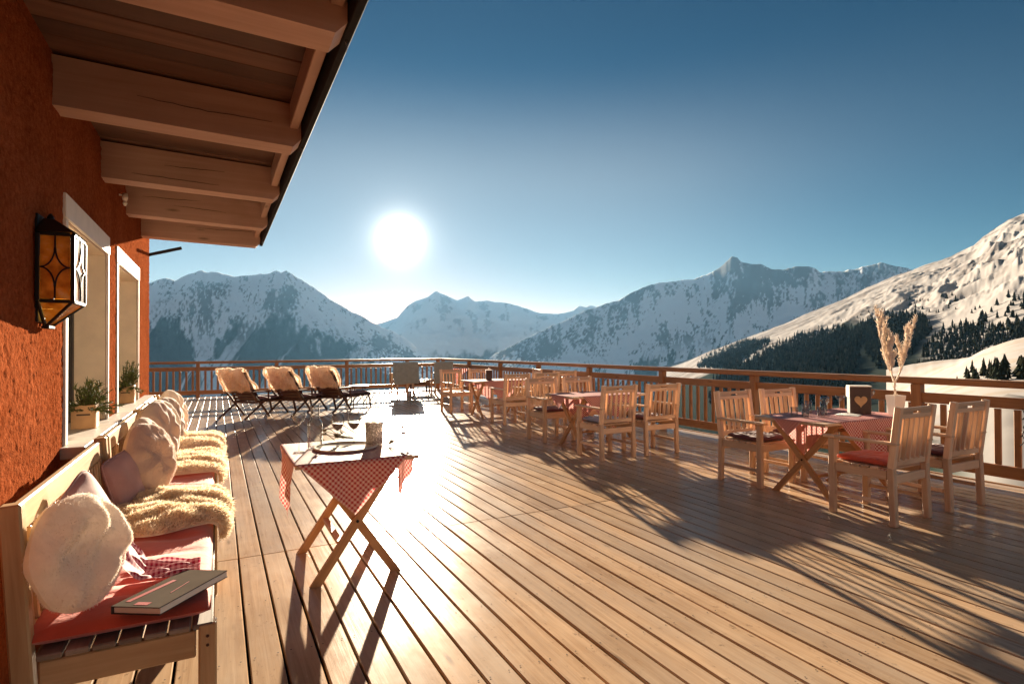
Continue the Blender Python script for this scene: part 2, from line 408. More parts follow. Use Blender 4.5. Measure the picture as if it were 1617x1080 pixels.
def sst(a, b, x):
    q = np.clip((x-a)/(b-a), 0, 1); return q*q*(3-2*q)

# ================================================================== TERRACE
def boards():
    mb = MB(); X0 = .124; w = .1355; pitch = .1468
    ys = [-4.0, 4.25, 10.25, 14.3, 18.98]
    k = -28
    while True:
        x = X0+k*pitch+pitch/2
        if x > 7.05: break
        for a, b in zip(ys, ys[1:]):
            a2 = a
            if x < -.78:
                if b < 8.3: continue
                a2 = max(a, 8.25)
            dz = random.uniform(-.0012, .0012)
            mb.box((x+random.uniform(-.0012, .0012), (a2+b)/2, -.014+dz), (w, b-a2-.005, .028), None, .004)
        k += 1
    for k2 in range(-4, 46):
        x = X0+k2*pitch+pitch/2
        for yj in np.arange(-1.0, 18.8, .62):
            if x < -.72 and yj < 8.4: continue
            for sx in (-.045, .045):
                b = len(mb.v); c_ = Vector((x+sx+random.uniform(-.006, .006), yj+.12+random.uniform(-.01, .01), .0022))
                for q in range(6): mb.v.append(c_+Vector((.0042*math.cos(q*PI/3), .0042*math.sin(q*PI/3), 0)))
                mb.face([b+q for q in range(6)], [(0, 0)]*6, 1)
    mb.box((1.4, 7.4, -.075), (11.4, 23.4, .05), None, .001, 1)
    mb.box((7.1, 7.4, -.12), (.04, 23.4, .24), None, .003, 0); mb.box((1.4, 19.03, -.12), (11.3, .04, .24), None, .003, 0)
    return mb.build('deck', ['deck_wood', 'deck_dark'])
struct(boards())

# ------------------------------------------------------------------ railings
RX = 6.92; RY = 18.8; RT = 1.055
def railing(name, label, p0, p1, posts, start):
    p0, p1 = Vector(p0), Vector(p1); d = (p1-p0); L = d.length; d.normalize(); ang = math.atan2(d.y, d.x)
    root = thing(name, label, 'railing', p0, ang)
    MB().box((L/2, 0, RT-.035), (L, .15, .07), None, .012).build('handrail', 'rail_wood', root)
    MB().box((L/2, 0, .835), (L, .05, .11), None, .006).build('upper_rail', 'rail_wood', root)
    MB().box((L/2, 0, .155), (L, .05, .12), None, .006).build('bottom_rail', 'rail_wood', root)
    for q in posts:
        MB().box((q, .005, (RT-.073)/2-.06), (.10, .098, RT-.073+.12), None, .006).build('post', 'rail_wood', root)
    n = int(L/.16); idx = [i for i in range(n) if min(abs((i+.5)*.16-q) for q in posts) > .06]
    far = MB(); near = idx[:]
    if len(idx) > 98:
        near = idx[start:start+98]; rest = [i for i in idx if i not in near]
        for i in rest: far.box(((i+.5)*.16, 0, .496), (.055, .026, .555), None, .003)
        o = far.build('far_balusters', 'rail_wood', root); struct(o, 'stuff')
    for i in near: MB().box(((i+.5)*.16, 0, .496), (.055, .026, .555), None, .003).build('baluster', 'rail_wood', root)
    return root
railing('railing', 'long wooden railing along the right side of the terrace toward the snowy slope', (RX, -3.0, 0), (RX, RY-.08, 0),
        [.74, 2.64, 4.54, 6.57, 8.74, 10.66, 12.87, 15.0, 17.1, 19.3, 21.6], 12)
railing('railing', 'wooden railing across the far end of the terrace behind the sun loungers', (-4.4, RY, 0), (RX, RY, 0),
        [.15, 2.0, 3.89, 6.0, 8.1, 10.1, 11.2], 0)
# string lights hung below the right railing
for i, (y, L, lab) in enumerate([(2.62, .34, 'short dark string light strand dangling from the railing nearest the photo edge'),
                                 (3.02, .46, 'long dark string light strand dangling between railing balusters beside right chair'),
                                 (3.2, .30, 'short dark string light strand hanging just behind the right chair back')]):
    mb = MB(); pts = []; r = random.Random(i)
    for k in range(9): pts.append((r.uniform(-.008, .008), r.uniform(-.018, .018), -L*k/8))
    mb.tube(pts, .004, 5)
    for k in range(1, 9):
        p = Vector(pts[k]); mb.tube([p, p+Vector((0, r.choice((-1, 1))*.016, -.018))], [.006, .004], 5)
    tag(mb.build('string_light', 'wire', None, (RX-.04, y, .79)), lab, 'string light', 'string lights on the railing')

# ================================================================== CHALET
WX = -.75
house = thing('chalet', 'rust orange stucco chalet with white framed windows and overhanging timber eaves', 'building', (WX, 2.6, 0))
def hb(mb, x0, x1, y0, y1, z0, z1, ch=.002, mi=0): return mb.box(((x0+x1)/2-WX, (y0+y1)/2-2.6, (z0+z1)/2), (x1-x0, y1-y0, z1-z0), None, ch, mi)
W1 = (3.92, 5.22); W2 = (5.72, 7.08); WZ = (.88, 2.12)
mb = MB()
xs = (-1.05, WX)
hb(mb, *xs, -4, W1[0], -.1, 3.4); hb(mb, *xs, W1[0], W2[1], -.1, WZ[0]-.07); hb(mb, *xs, W1[0], W2[1], WZ[1], 3.4)
hb(mb, *xs, W1[1], W2[0], WZ[0]-.068, WZ[1]); hb(mb, *xs, W2[1], 8.22, -.1, 3.4)
hb(mb, -6, -1.052, 7.97, 8.22, -.1, 3.4); hb(mb, -6, -5.75, -4, 7.968, -.1, 3.4); hb(mb, -5.748, -1.052, -4, -3.75, -.1, 3.4)
mb.build('wall', 'stucco', house)
for (a, b), lab in ((W1, None), (W2, None)):
    tr = MB(); o_ = WX+.008
    hb(tr, WX-.002, WX+.018, a-.07, b+.05, WZ[1], WZ[1]+.135, .003)
    hb(tr, WX-.002, WX+.016, a-.055, a, WZ[0], WZ[1]-.001, .003); hb(tr, WX-.002, WX+.016, b, b+.03, WZ[0], WZ[1]-.001, .003)
    # plastered reveals
    hb(tr, WX-.20, WX-.003, b-.012, b+.002, WZ[0], WZ[1]-.013, .001, 1); hb(tr, WX-.20, WX-.003, a-.002, a+.012, WZ[0], WZ[1]-.013, .001, 1)
    hb(tr, WX-.20, WX-.003, a, b, WZ[1]-.012, WZ[1]+.001, .001, 1)
    win = tr.build('window_surround', ['white_paint', 'plaster'], house)
    fr = MB(); x0, x1 = WX-.235, WX-.19
    hb(fr, x0, x1, a+.012, a+.075, WZ[0], WZ[1]-.012, .004); hb(fr, x0, x1, b-.075, b-.012, WZ[0], WZ[1]-.012, .004)
    hb(fr, x0+.002, x1-.002, a+.075, b-.075, WZ[0], WZ[0]+.07, .004); hb(fr, x0+.002, x1-.002, a+.075, b-.075, WZ[1]-.08, WZ[1]-.012, .004)
    m = (a+b)/2; hb(fr, x0+.001, x1+.004, m-.045, m+.045, WZ[0]+.07, WZ[1]-.08, .004)
    fr.build('window_frame', 'dark_frame', win)
    pn = MB(); hb(pn, WX-.217, WX-.207, a+.076, m-.046, WZ[0]+.071, WZ[1]-.081, .001); hb(pn, WX-.217, WX-.207, m+.046, b-.076, WZ[0]+.071, WZ[1]-.081, .001)
    pn.build('window_pane', 'window_glass', win)
    cu = MB(); cu.grid(lambda u, v: (-.27+.02*math.sin(u*60), a+.02+(b-a-.04)*u-2.6, WZ[0]+(WZ[1]-WZ[0])*v), 90, 1); cu.build('curtain', 'curtain', win)
mb = MB(); hb(mb, -5.7, -1.06, 3, 7.9, -.05, -.03); hb(mb, -3.0, -2.95, 3, 7.9, 0, 2.6); mb.build('interior_wall', 'interior', house)
# the rough trowelled plaster coat, as real relief on the wall face
def plaster_coat(parts):
    vs, fs, uv = [], [], []; st = .0085
    for (ya, yb_, za, zb) in parts:
        ny, nz_ = int((yb_-ya)/st), int((zb-za)/st); yy, zz = np.meshgrid(np.linspace(ya, yb_, ny+1), np.linspace(za, zb, nz_+1))
        d = .5*ridged(yy/.05, zz/.05, 3, 7, .6)+.6*fbm(yy/.022, zz/.022, 2, 9)+.25*vn(yy/.011, zz/.011, 3)
        x = .0015+.010*np.clip(d-.38, 0, 1)
        x[0, :] = x[-1, :] = .0005; x[:, 0] = x[:, -1] = .0005
        b = sum(len(v) for v in vs); vs.append(np.stack([x, yy-2.6, zz], -1).reshape(-1, 3))
        i = (np.arange(ny)[None, :]+np.arange(nz_)[:, None]*(ny+1)).ravel()+b; fs.append(np.stack([i, i+1, i+ny+2, i+ny+1], 1))
    me = bpy.data.meshes.new('plaster_coat'); me.from_pydata(np.concatenate(vs).tolist(), [], np.concatenate(fs).tolist()); me.materials.append(MATS['stucco'])
    me.polygons.foreach_set('use_smooth', np.ones(len(me.polygons), dtype=bool)); me.update()
    o = bpy.data.objects.new('plaster_coat', me); C.objects.link(o); o.parent = house
plaster_coat([(1.2, W1[0]-.058, -.05, 2.86), (W1[1]+.032, W2[0]-.058, WZ[0], 2.86), (W2[1]+.032, 8.215, -.05, 2.86), (W1[0]-.056, W1[1]+.03, WZ[1]+.137, 2.86), (W2[0]-.056, W2[1]+.03, WZ[1]+.137, 2.86), (W1[0]-.056, W2[1]+.03, -.05, .812)])
mb = MB(); hb(mb, WX-.20, -.635, 3.80, 7.75, .815, .878, .006); hb(mb, -.633, -.625, 3.80, 7.75, .825, .872, .002, 1)
mb.build('sill', ['stone_sill', 'zinc'], house)
# rafters, soffit, eaves
far = [-1.5, -.2, 1.1, 2.41, 3.79, 5.14, 6.39, 7.52]
for y in far:
    mb = MB(); prof = [(WX-.25, 2.648), (.40, 2.612), (.445, 2.66), (.445, 2.862), (WX-.25, 2.905)]
    b0 = y-.17; nn = len(mb.v)
    ou = random.random()*30
    for yy in (b0, y):
        for p in prof: mb.v.append(Vector((p[0]-WX, yy-2.6+random.uniform(-.003, .003), p[1]+random.uniform(-.003, .003))))
    n = len(prof)
    mb.face([nn+i for i in range(n)], [(p[0]+ou, p[1]) for p in prof]); mb.face([nn+n+i for i in reversed(range(n))], [(p[0]+ou, p[1]) for p in reversed(prof)])
    for i in range(n):
        j = (i+1) % n; mb.face((nn+j, nn+i, nn+n+i, nn+n+j), [(prof[j][0]+ou, 0), (prof[i][0]+ou, 0), (prof[i][0]+ou, .17), (prof[j][0]+ou, .17)])
    # long drying crack in the near face, thin dark strips standing for the groove
    for cr_ in range(random.choice((1, 2, 2))):
        cz = random.uniform(2.69, 2.82); x = WX+random.uniform(.02, .45); dz = 0; n_ = random.randint(10, 26); sl_ = random.uniform(-.0035, .0005); th_ = random.uniform(.0015, .004)
        for k in range(n_):
            dz2 = dz+sl_+random.gauss(0, .0022)
            if x < .34: mb.bar((x-WX, b0-2.6-.001, cz+dz), (x+.034-WX, b0-2.6-.001, cz+dz2), th_*math.sin(PI*(k+.6)/(n_+.6))+.0006, .003, (0, 1, 0), .0002, 1)
            x += .0335; dz = dz2
    mb.build('rafter', ['rafter_wood', 'deck_dark'], house)
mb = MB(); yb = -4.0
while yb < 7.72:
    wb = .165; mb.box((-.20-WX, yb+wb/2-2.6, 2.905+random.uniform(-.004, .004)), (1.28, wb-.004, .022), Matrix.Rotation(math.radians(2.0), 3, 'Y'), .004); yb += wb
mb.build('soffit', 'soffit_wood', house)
mb = MB()
fy = [-4.0]+far
for a, b in zip(fy, [f-.17 for f in far]):
    mb.box(((.405)-WX, (a+b)/2-2.6, 2.79), (.05, b-a-.006, .15), None, .004)
mb.build('fascia_board', 'rafter_wood', house)
mb = MB(); mb.box((.467-WX, 1.78-2.6, 2.775), (.035, 11.6, .24), None, .004); mb.build('eave_edge', 'dark_metal', house)
mb = MB(); mb.box((-2.6-WX, 1.78-2.6, 3.36), (6.2, 11.6, .1), Matrix.Rotation(math.radians(8), 3, 'Y'), .004); mb.build('roof', 'dark_wood', house)
MB().bar((WX-WX, 8.17-2.6, 2.55), (.35, 8.17-2.6, 2.66), .035, .035, (0, 1, 0)).build('eave_bracket', 'dark_metal', house)
# icicles at the eave
for y, L, lab in ((2.36, .05, 'tiny clear icicle under the eave at the near rafter'), (3.75, .07, 'clear icicle under the eave beside the second rafter in view'),
                  (7.2, .05, 'tiny icicle at the far end of the eave')):
    tag(MB().tube([(0, 0, 0), (.002, 0, -L*.5), (0, .002, -L)], [.008, .005, .001], 7).build('icicle', 'glass', None, (.465, y, 2.656)), lab, 'icicle', 'icicles along the eave')
o = thing('wall_socket_lamp', 'small white lamp socket fixed to the shaded wall beneath the rafters', 'lamp', (WX, 5.82, 2.70))
MB().lathe([(0, .03), (.02, .03), (.022, -.01), (.016, -.03), (0, -.03)], (.045, 0, 0), 12).build('socket', 'white_paint', o)
MB().lathe([(0, -.031), (.014, -.035), (.018, -.055), (.008, -.075), (0, -.078)], (.045, 0, 0), 12).build('bulb', 'paper', o)
MB().box((.022, 0, .015), (.046, .02, .012), None, .002).build('bracket', 'white_paint', o)

# ------------------------------------------------------------------ wall lantern
L = thing('wall_lantern', 'black wrought iron wall lantern with amber glass beside the first window', 'lantern', (WX, 3.42, 1.5))
hy = .13; X0, X1 = .02, .15; z0, z1 = .125, .435
mb = MB(); mb.box((.008, 0, .28), (.016, .2, .5), None, .003); mb.build('back_plate', 'black_iron', L)
mb = MB(); w = .017
for x in (X0, X1):
    for y in (-hy, hy): mb.box((x, y, (z0+z1)/2), (w, w, z1-z0), None, .003)
for z in (z0, z1):
    for y in (-hy, hy): mb.box(((X0+X1)/2, y, z), (X1-X0-.018, w-.003, w), None, .003)
    for x in (X0, X1): mb.box((x, 0, z), (w-.003, 2*hy-.018, w), None, .003)
for y in (-hy, hy):
    mb.bar((X1, y, z0), (.035, y*.35, .012), .013, .013); mb.bar((X0, y, z0), (.03, y*.35, .012), .013, .013)
mb.box((.033, 0, .008), (.03, .11, .016), None, .004)
mb.build('frame', 'black_iron', L)
mb = MB(); b = len(mb.v); A = [(0.012, -hy-.012, z1+.01), (X1+.012, -hy-.012, z1+.01), (X1+.012, hy+.012, z1+.01), (.012, hy+.012, z1+.01)]
Bt = [(.022, -.035, z1+.085), (.06, -.035, z1+.085), (.06, .035, z1+.085), (.022, .035, z1+.085)]
mb.v += [Vector(p) for p in A+Bt]
for i in range(4):
    j = (i+1) % 4; mb.face((b+i, b+j, b+4+j, b+4+i), [(0, 0)]*4)
mb.face((b+4, b+5, b+6, b+7), [(0, 0)]*4); mb.face((b+3, b+2, b+1, b), [(0, 0)]*4)
mb.tube([(.04, 0, z1+.08), (.04, 0, z1+.10), (.04, 0, z1+.115)], [.018, .014, .004], 8)
mb.build('roof_cap', 'black_iron', L)
def arcs(mb, fn, w_, h_):
    for sx in (-1, 1):
        for sz in (-1, 1):
            pts = []
            for k in range(9):
                a = k/8*PI/2; u = sx*w_*(1-math.cos(a)*.98); v = sz*h_*.62*(1-math.sin(a))
                pts.append(fn(u, v))
            mb.tube(pts, .0038, 5)
    mb.tube([fn(0, h_), fn(0, h_*.6)], .004, 5); mb.tube([fn(0, -h_), fn(0, -h_*.6)], .004, 5)
cz = (z0+z1)/2; cx = (X0+X1)/2
for y in (-hy, hy):
    p = MB().box((cx, y, cz), (X1-X0-.02, .004, z1-z0-.02), None, .0005).build('side_glass', 'amber_glass', L)
    m2 = MB(); arcs(m2, lambda u, v: (cx+u, y+(-.006 if y < 0 else .006), cz+v), (X1-X0)/2-.01, (z1-z0)/2-.01); m2.build('tracery', 'black_iron', p)
p = MB().box((X1, 0, cz), (.004, 2*hy-.02, z1-z0-.02), None, .0005).build('front_glass', 'clear_panel', L)
m2 = MB(); arcs(m2, lambda u, v: (X1+.006, u, cz+v), hy-.012, (z1-z0)/2-.01); m2.build('tracery', 'black_iron', p)
mb = MB(); b = len(mb.v); mb.v += [Vector(q) for q in ((X0+.01, -hy+.006, z0-.008), (X1-.008, -hy+.006, z0-.008), (.038, -hy*.36, .02), (X0+.01, hy-.006, z0-.008), (X1-.008, hy-.006, z0-.008), (.038, hy*.36, .02))]
mb.face((b, b+1, b+2), [(0, 0)]*3); mb.face((b+4, b+3, b+5), [(0, 0)]*3); mb.face((b+1, b+4, b+5, b+2), [(0, 0)]*4)
mb.build('bottom_glass', 'amber_glass', L)

# ------------------------------------------------------------------ planters on the sill
def planter(loc, w, h, label, plabel, seed, spread, hgt):
    rr = random.Random(seed)
    t_ = thing('planter_box', label, 'planter', loc)
    th = .012
    mb = MB(); mb.box((0, -w/2+th/2, h/2), (w, th, h), None, .003); mb.box((0, w/2-th/2, h/2), (w, th, h), None, .003)
    mb.box((-w/2+th/2, 0, h/2), (th, w-2*th-.001, h), None, .003); mb.box((w/2-th/2, 0, h/2), (th, w-2*th-.001, h), None, .003)
    mb.box((0, 0, h*.4), (w-2*th-.002, w-2*th-.002, h*.7), None, .002, 1)
    mb.build('box', ['terracotta_wood', 'soil'], t_)
    g = MB(); g.box((0, -w/2-.002, h*.60), (w*.55, .006, .010), None, .002); g.build('handle_slot', 'chocolate', t_)
    pl = thing('evergreen_sprigs', plabel, 'plant', (loc[0], loc[1], loc[2]+h*.75))
    mb = MB(); nb = MB()
    for i in range(70):
        a = rr.uniform(0, 2*PI); e = rr.uniform(.15, 1.4); d = Vector((math.cos(a)*math.cos(e)*.55+.12, math.sin(a)*math.cos(e), math.sin(e)))
        Ln = hgt*rr.uniform(.55, 1.0); p0 = Vector((rr.uniform(-.4, .4)*w*.6, rr.uniform(-.4, .4)*w*.7, -.01))
        pts = [p0+Vector((d.x*spread, d.y*spread*1.25, d.z))*Ln*k/4+Vector((0, 0, -.25*Ln*(k/4)**2*(1.3-e))) for k in range(5)]
        mb.tube(pts, [.0025, .0022, .002, .0015, .001], 4)
        for k in range(40):
            q = rr.random()**.7*4; i0 = min(3, int(q)); p = pts[i0].lerp(pts[i0+1], q-i0)
            dd = (pts[i0+1]-pts[i0]).normalized()+Vector((rr.uniform(-1, 1), rr.uniform(-1, 1), rr.uniform(-.6, 1)))*.8
            nb.blade(p, dd, rr.uniform(.022, .042), .0055, .2)
    mb.build('twigs', 'dark_wood', pl); nb.build('foliage', 'needles', pl)
planter((-.79, 4.72, .878), .135, .155, 'square light wooden planter box on the sill of the nearer window', 'bushy evergreen sprigs growing in the nearer planter box', 3, 1.3, .23)
planter((-.80, 6.75, .878), .14, .17, 'light wooden planter box on the sill of the farther window', 'tall evergreen sprigs growing in the farther planter box', 5, .8, .30)

# ================================================================== BENCHES
def bench(name, label, loc, Ly):
    # local: back at x=-.53, front x=0 ; length along y
    t_ = thing(name, label, 'bench', loc, 0, 'wooden benches along the chalet wall')
    for y in (.03, Ly-.03):
        mb = MB(); mb.bar((-.50, y, 0), (-.555, y, .935), .056, .05, (0, 1, 0), .006)
        for z in (.15, .19): mb.tube([(-.525, y-.0285, z+.15), (-.525, y-.031, z+.15)], .006, 8, 1)
        mb.build('rear_leg', ['pale_bench', 'chocolate'], t_)
        mb = MB(); mb.box((-.03, y, .235), (.056, .056, .47), None, .006)
        for z in (.40, .43): mb.tube([(-.03, y-.028, z), (-.03, y-.031, z)], .005, 8, 1)
        mb.build('front_leg', ['pale_bench', 'chocolate'], t_)
    mb = MB(); mb.box((-.558, Ly/2, .875), (.028, Ly-.118, .09), Matrix.Rotation(math.radians(-3), 3, 'Y'), .005)
    mb.box((-.53, Ly/2, .50), (.028, Ly-.118, .06), None, .004); mb.build('back_rail', 'pale_bench', t_)
    mb = MB(); n = int((Ly-.13)/.062)
    for i in range(n):
        y = .075+(Ly-.15)*(i+.5)/n; mb.bar((-.532, y, .53), (-.555, y, .83), .036, .014, (0, 1, 0), .003)
    mb.build('backrest', 'pale_bench', t_)
    mb = MB()
    for y in (.03, Ly-.03): mb.box((-.275, y, .405), (.42, .034, .09), None, .004)
    mb.box((-.03, Ly/2, .41), (.032, Ly-.118, .09), None, .004); mb.build('seat_frame', 'pale_bench', t_)
    mb = MB()
    for i in range(7): mb.box((-.47+.069*i+.012, Ly/2, .463), (.064, Ly-.01, .018), None, .004)
    mb.build('seat', 'grey_wood', t_)
    return t_
BY = [2.20, 3.76, 5.32]; BL = 1.53
for y, lab in zip(BY, ('nearest pale wooden bench by the wall holding the book and round fur pillow', 'middle pale wooden bench under the first window with sheepskin',
                       'farthest pale wooden bench under the second window')):
    bench('garden_bench', lab, (0, y, 0), BL)
def cushion(name, label, cat, loc, sx, sy, h, mat, rz=0, group=None, tufts=0, seed=0, piping=False):
    rr = random.Random(seed); ph = [rr.uniform(0, 6) for _ in range(6)]
    mb = MB(); nu, nv = 40, 60
    def prof(u, v, s):
        a, b = 2*u-1, 2*v-1
        ex = (1-abs(a)**9)*(1-abs(b)**9); ex = max(ex, 0)**.5
        wv = .0
        if tufts: wv = -.016*tufts*(max(0, math.cos(b*9+ph[0]+.5*a))**14+.6*max(0, math.cos(b*23+ph[1]+a))**6)*(1-abs(a)**3)
        wv += .005*math.sin(a*5+ph[2])*math.sin(b*7+ph[3])
        z = h/2+s*(h/2*ex)+(wv if s > 0 else 0)*ex
        k = 1-.008*(1-ex)
        return (a*sx/2*k, b*sy/2*k, z)
    mb.grid(lambda u, v: prof(u, v, 1), nu, nv); mb.grid(lambda u, v: prof(1-u, v, -1), nu, nv)
    if piping:
        pts = [(c*sx/2*.97, d*sy/2*.97, h*.5) for c, d in ((-1, -1), (1, -1), (1, 1), (-1, 1), (-1, -1))]
        mb.tube(pts, .006, 6)
    return tag(mb.build(name, mat, None, loc, (0, 0, rz)), label, cat, group)
for i, (y, lab) in enumerate(zip(BY, ('long brick red seat cushion on the nearest bench under the book', 'long salmon red seat cushion on the middle bench', 'long red seat cushion on the farthest bench'))):
    cushion('bench_cushion', lab, 'cushion', (-.275, y+BL/2+.002, .473), .515, BL-.02, .075, 'red_cushion', 0, 'red bench cushions', 1, i, True)

SEAT = .548
def disc_pillow(name, label, loc, R, th, nrm_az, lean, mat, seed, fuzz=0, wr=1.0):
    rr = random.Random(seed); ph = [rr.uniform(0, 6) for _ in range(12)]; rim = .15 if seed == 1 else .8
    mb = MB(); n = 72; m = 26
    def P(a, q, s):   # q radius 0..1
        rad = R*q*(1+.02*math.sin(3*a+ph[0])+.012*math.sin(7*a+ph[1]))
        z = th*.5*math.sqrt(max(0, 1-q**3.2))
        x, y = rad*math.cos(a), rad*math.sin(a)
        fold = .0
        for k in range(4):
            aa = ph[k+2]; fold += math.sin((x*math.cos(aa)+y*math.sin(aa))*(26+9*k)+2.2*math.sin((x*math.sin(aa)-y*math.cos(aa))*17+ph[k+6]))*.0042
        fold += rim*(.006*q*q*math.sin(a*17+ph[3]+4*q)+.005*q*math.sin(a*9+ph[4]))
        z += wr*fold*(1-q**3)
        return (x, y, s*z)
    for s in (1, -1): mb.grid(lambda u, v: P(2*PI*(u if s > 0 else 1-u), v, s), n, m)
    if fuzz:
        for i in range(fuzz):
            a = rr.uniform(0, 2*PI); q = math.sqrt(rr.random()); s = 1 if rr.random() < .75 else -1
            p = Vector(P(a, q, s)); nn = Vector((math.cos(a)*q**4, math.sin(a)*q**4, s*(1.05-q**4))).normalized()
            t1 = Vector((rr.uniform(-1, 1), rr.uniform(-1, 1)-.6, 0))
            mb.blade(p, nn*.7+t1*.8, rr.uniform(.004, .009), .0014, .1)
    o = mb.build(name, mat)
    # local z = face normal; stand up
    nz = Vector((math.cos(nrm_az)*math.cos(lean), math.sin(nrm_az)*math.cos(lean), math.sin(lean)))
    ux = Vector((0, 0, 1)).cross(nz).normalized(); uy = nz.cross(ux)
    o.rotation_euler = Matrix((ux, uy, nz)).transposed().to_euler(); o.location = loc
    return tag(o, label, 'pillow', 'pillows along the benches')
def square_pillow(name, label, loc, R, th, nrm_az, lean, spin, mat, seed, piping=True):
    rr = random.Random(seed); ph = [rr.uniform(0, 6) for _ in range(6)]
    mb = MB(); n = 36
    def P(u, v, s):
        a, b = 2*u-1, 2*v-1
        k = 1-.03*(1-a*a)*abs(b)**3-.10*(a*b)**4; k2 = 1-.03*(1-b*b)*abs(a)**3-.10*(a*b)**4
        z = th/2*max(0, (1-a*a)*(1-b*b))**.42+.004*math.sin(6*a+ph[0])*math.sin(5*b+ph[1])*(1-a*a)
        return (a*R*k2, b*R*k, s*z)
    for s in (1, -1): mb.grid(lambda u, v: P(u if s > 0 else 1-u, v, s), n, n)
    if piping:
        pts = []
        for i in range(81):
            q = i/80*4; e = int(q) % 4; f = q-int(q)
            u, v = ((f, 0), (1, f), (1-f, 1), (0, 1-f))[e]; pts.append(P(u, v, 0))
        mb.tube(pts, .005, 6, 0, False)
    o = mb.build(name, mat)
    nz = Vector((math.cos(nrm_az)*math.cos(lean), math.sin(nrm_az)*math.cos(lean), math.sin(lean)))
    ux = Vector((0, 0, 1)).cross(nz).normalized(); uy = nz.cross(ux)
    o.rotation_euler = (Matrix((ux, uy, nz)).transposed() @ Matrix.Rotation(spin, 3, 'Z')).to_euler(); o.location = loc
    return tag(o, label, 'pillow', 'pillows along the benches')
D = math.radians
disc_pillow('fur_pillow', 'large round cream plush pillow standing on the nearest bench in front of the others', (-.405, 2.345, .735), .188, .125, D(-30), D(10), 'plush', 1, 9000, 2.8)
square_pillow('throw_pillow', 'dusty pink square pillow leaning behind the nearest cream plush pillow', (-.435, 2.68, .715), .185, .11, D(-14), D(16), D(20), 'pink_fabric', 2)
square_pillow('throw_pillow', 'mauve pink pillow with piping low in front of the grey fur pillow', (-.45, 3.70, .69), .15, .10, D(-20), D(14), D(8), 'pink_fabric', 3)
disc_pillow('fur_pillow', 'grey brown ribbed fur pillow just behind the mauve piped pillow', (-.35, 3.95, .765), .21, .14, D(-26), D(12), 'plush_brown', 4, 6000, 1.5)
disc_pillow('fur_pillow', 'grey brown pillow squeezed between two larger fur pillows on the middle bench', (-.40, 4.32, .765), .20, .13, D(-18), D(12), 'plush_brown', 5, 0, 1.5)
disc_pillow('fur_pillow', 'biggest round brown fur pillow at the far end of the middle bench', (-.38, 4.86, .79), .235, .15, D(-22), D(10), 'plush_brown', 6, 0, 1.5)
disc_pillow('fur_pillow', 'greyish fur pillow at the near end of the farthest bench', (-.40, 5.52, .775), .215, .15, D(-20), D(12), 'plush', 7, 0, 1.5)
disc_pillow('fur_pillow', 'middle one of the three fur pillows on the farthest bench', (-.38, 5.95, .77), .21, .14, D(-20), D(12), 'plush_brown', 8, 0, 1.5)
disc_pillow('fur_pillow', 'pale fur pillow at the very end of the farthest bench', (-.38, 6.42, .785), .225, .14, D(-20), D(12), 'plush', 9, 0, 1.5)

# gingham cloth dropped between pillows and seat
mb = MB(); rr = random.Random(4)
def gc(u, v):
    # v: 0 at backrest top -> 1 at the loose tip on the seat
    path = [(-.37, 2.60, .80), (-.335, 2.575, .72), (-.295, 2.55, .63), (-.245, 2.54, .568), (-.16, 2.545, .562), (-.06, 2.55, .558)]
    q = v*(len(path)-1); i = min(len(path)-2, int(q)); a, b = Vector(path[i]), Vector(path[i+1]); p = a.lerp(b, q-i)
    wdt = .27*(1-.5*max(0, v-.45)/.55)
    fold = .008*math.sin(u*11+v*7)+.004*math.sin(u*23-v*9+1)+.004*math.sin(v*17+u*5)
    k = min(1, max(0, (v-.3)/.25))
    return (p.x+(1-k)*fold*.8, p.y+(u-.5)*wdt, max(p.z, .556)+abs(fold)*(k*1.3+.2))
mb.grid(gc, 44, 56, 0, True, lambda u, v: (u*.26, v*.52))
tag(mb.build('gingham_cloth', 'gingham_plum'), 'crumpled plum and white gingham cloth lying beside the cream plush pillow', 'cloth')

# book
bk = thing('book', 'closed grey covered book with a red mark lying askew on the red cushion', 'book', (-.135, 2.305, .552), D(-36))
bk.rotation_euler = (D(-1.5), D(-2.5), D(-36.5))
MB().box((0, 0, .0015), (.175, .33, .003), None, .001).build('back_cover', 'dark_frame', bk)
MB().box((.003, 0, .0125), (.168, .322, .0188), None, .001).build('pages', 'paper', bk)
plain('book_cover', (.115, .098, .082), 1.0, spec=0.0, var=.08); plain('book_red', (.30, .015, .012), .45)
mb = MB(); mb.box((0, 0, .0236), (.175, .33, .003), None, .001); mb.box((-.0875, 0, .0125), (.004, .33, .025), None, .001); mb.build('front_cover', 'book_cover', bk)
mb = MB(); mb.bar((-.06, -.13, .0255), (-.045, .06, .0255), .018, .001); mb.box((.005, -.14, .0255), (.05, .022, .001)); mb.bar((.03, -.05, .0255), (.02, .05, .0255), .004, .001)
mb.build('cover_print', 'book_red', bk)

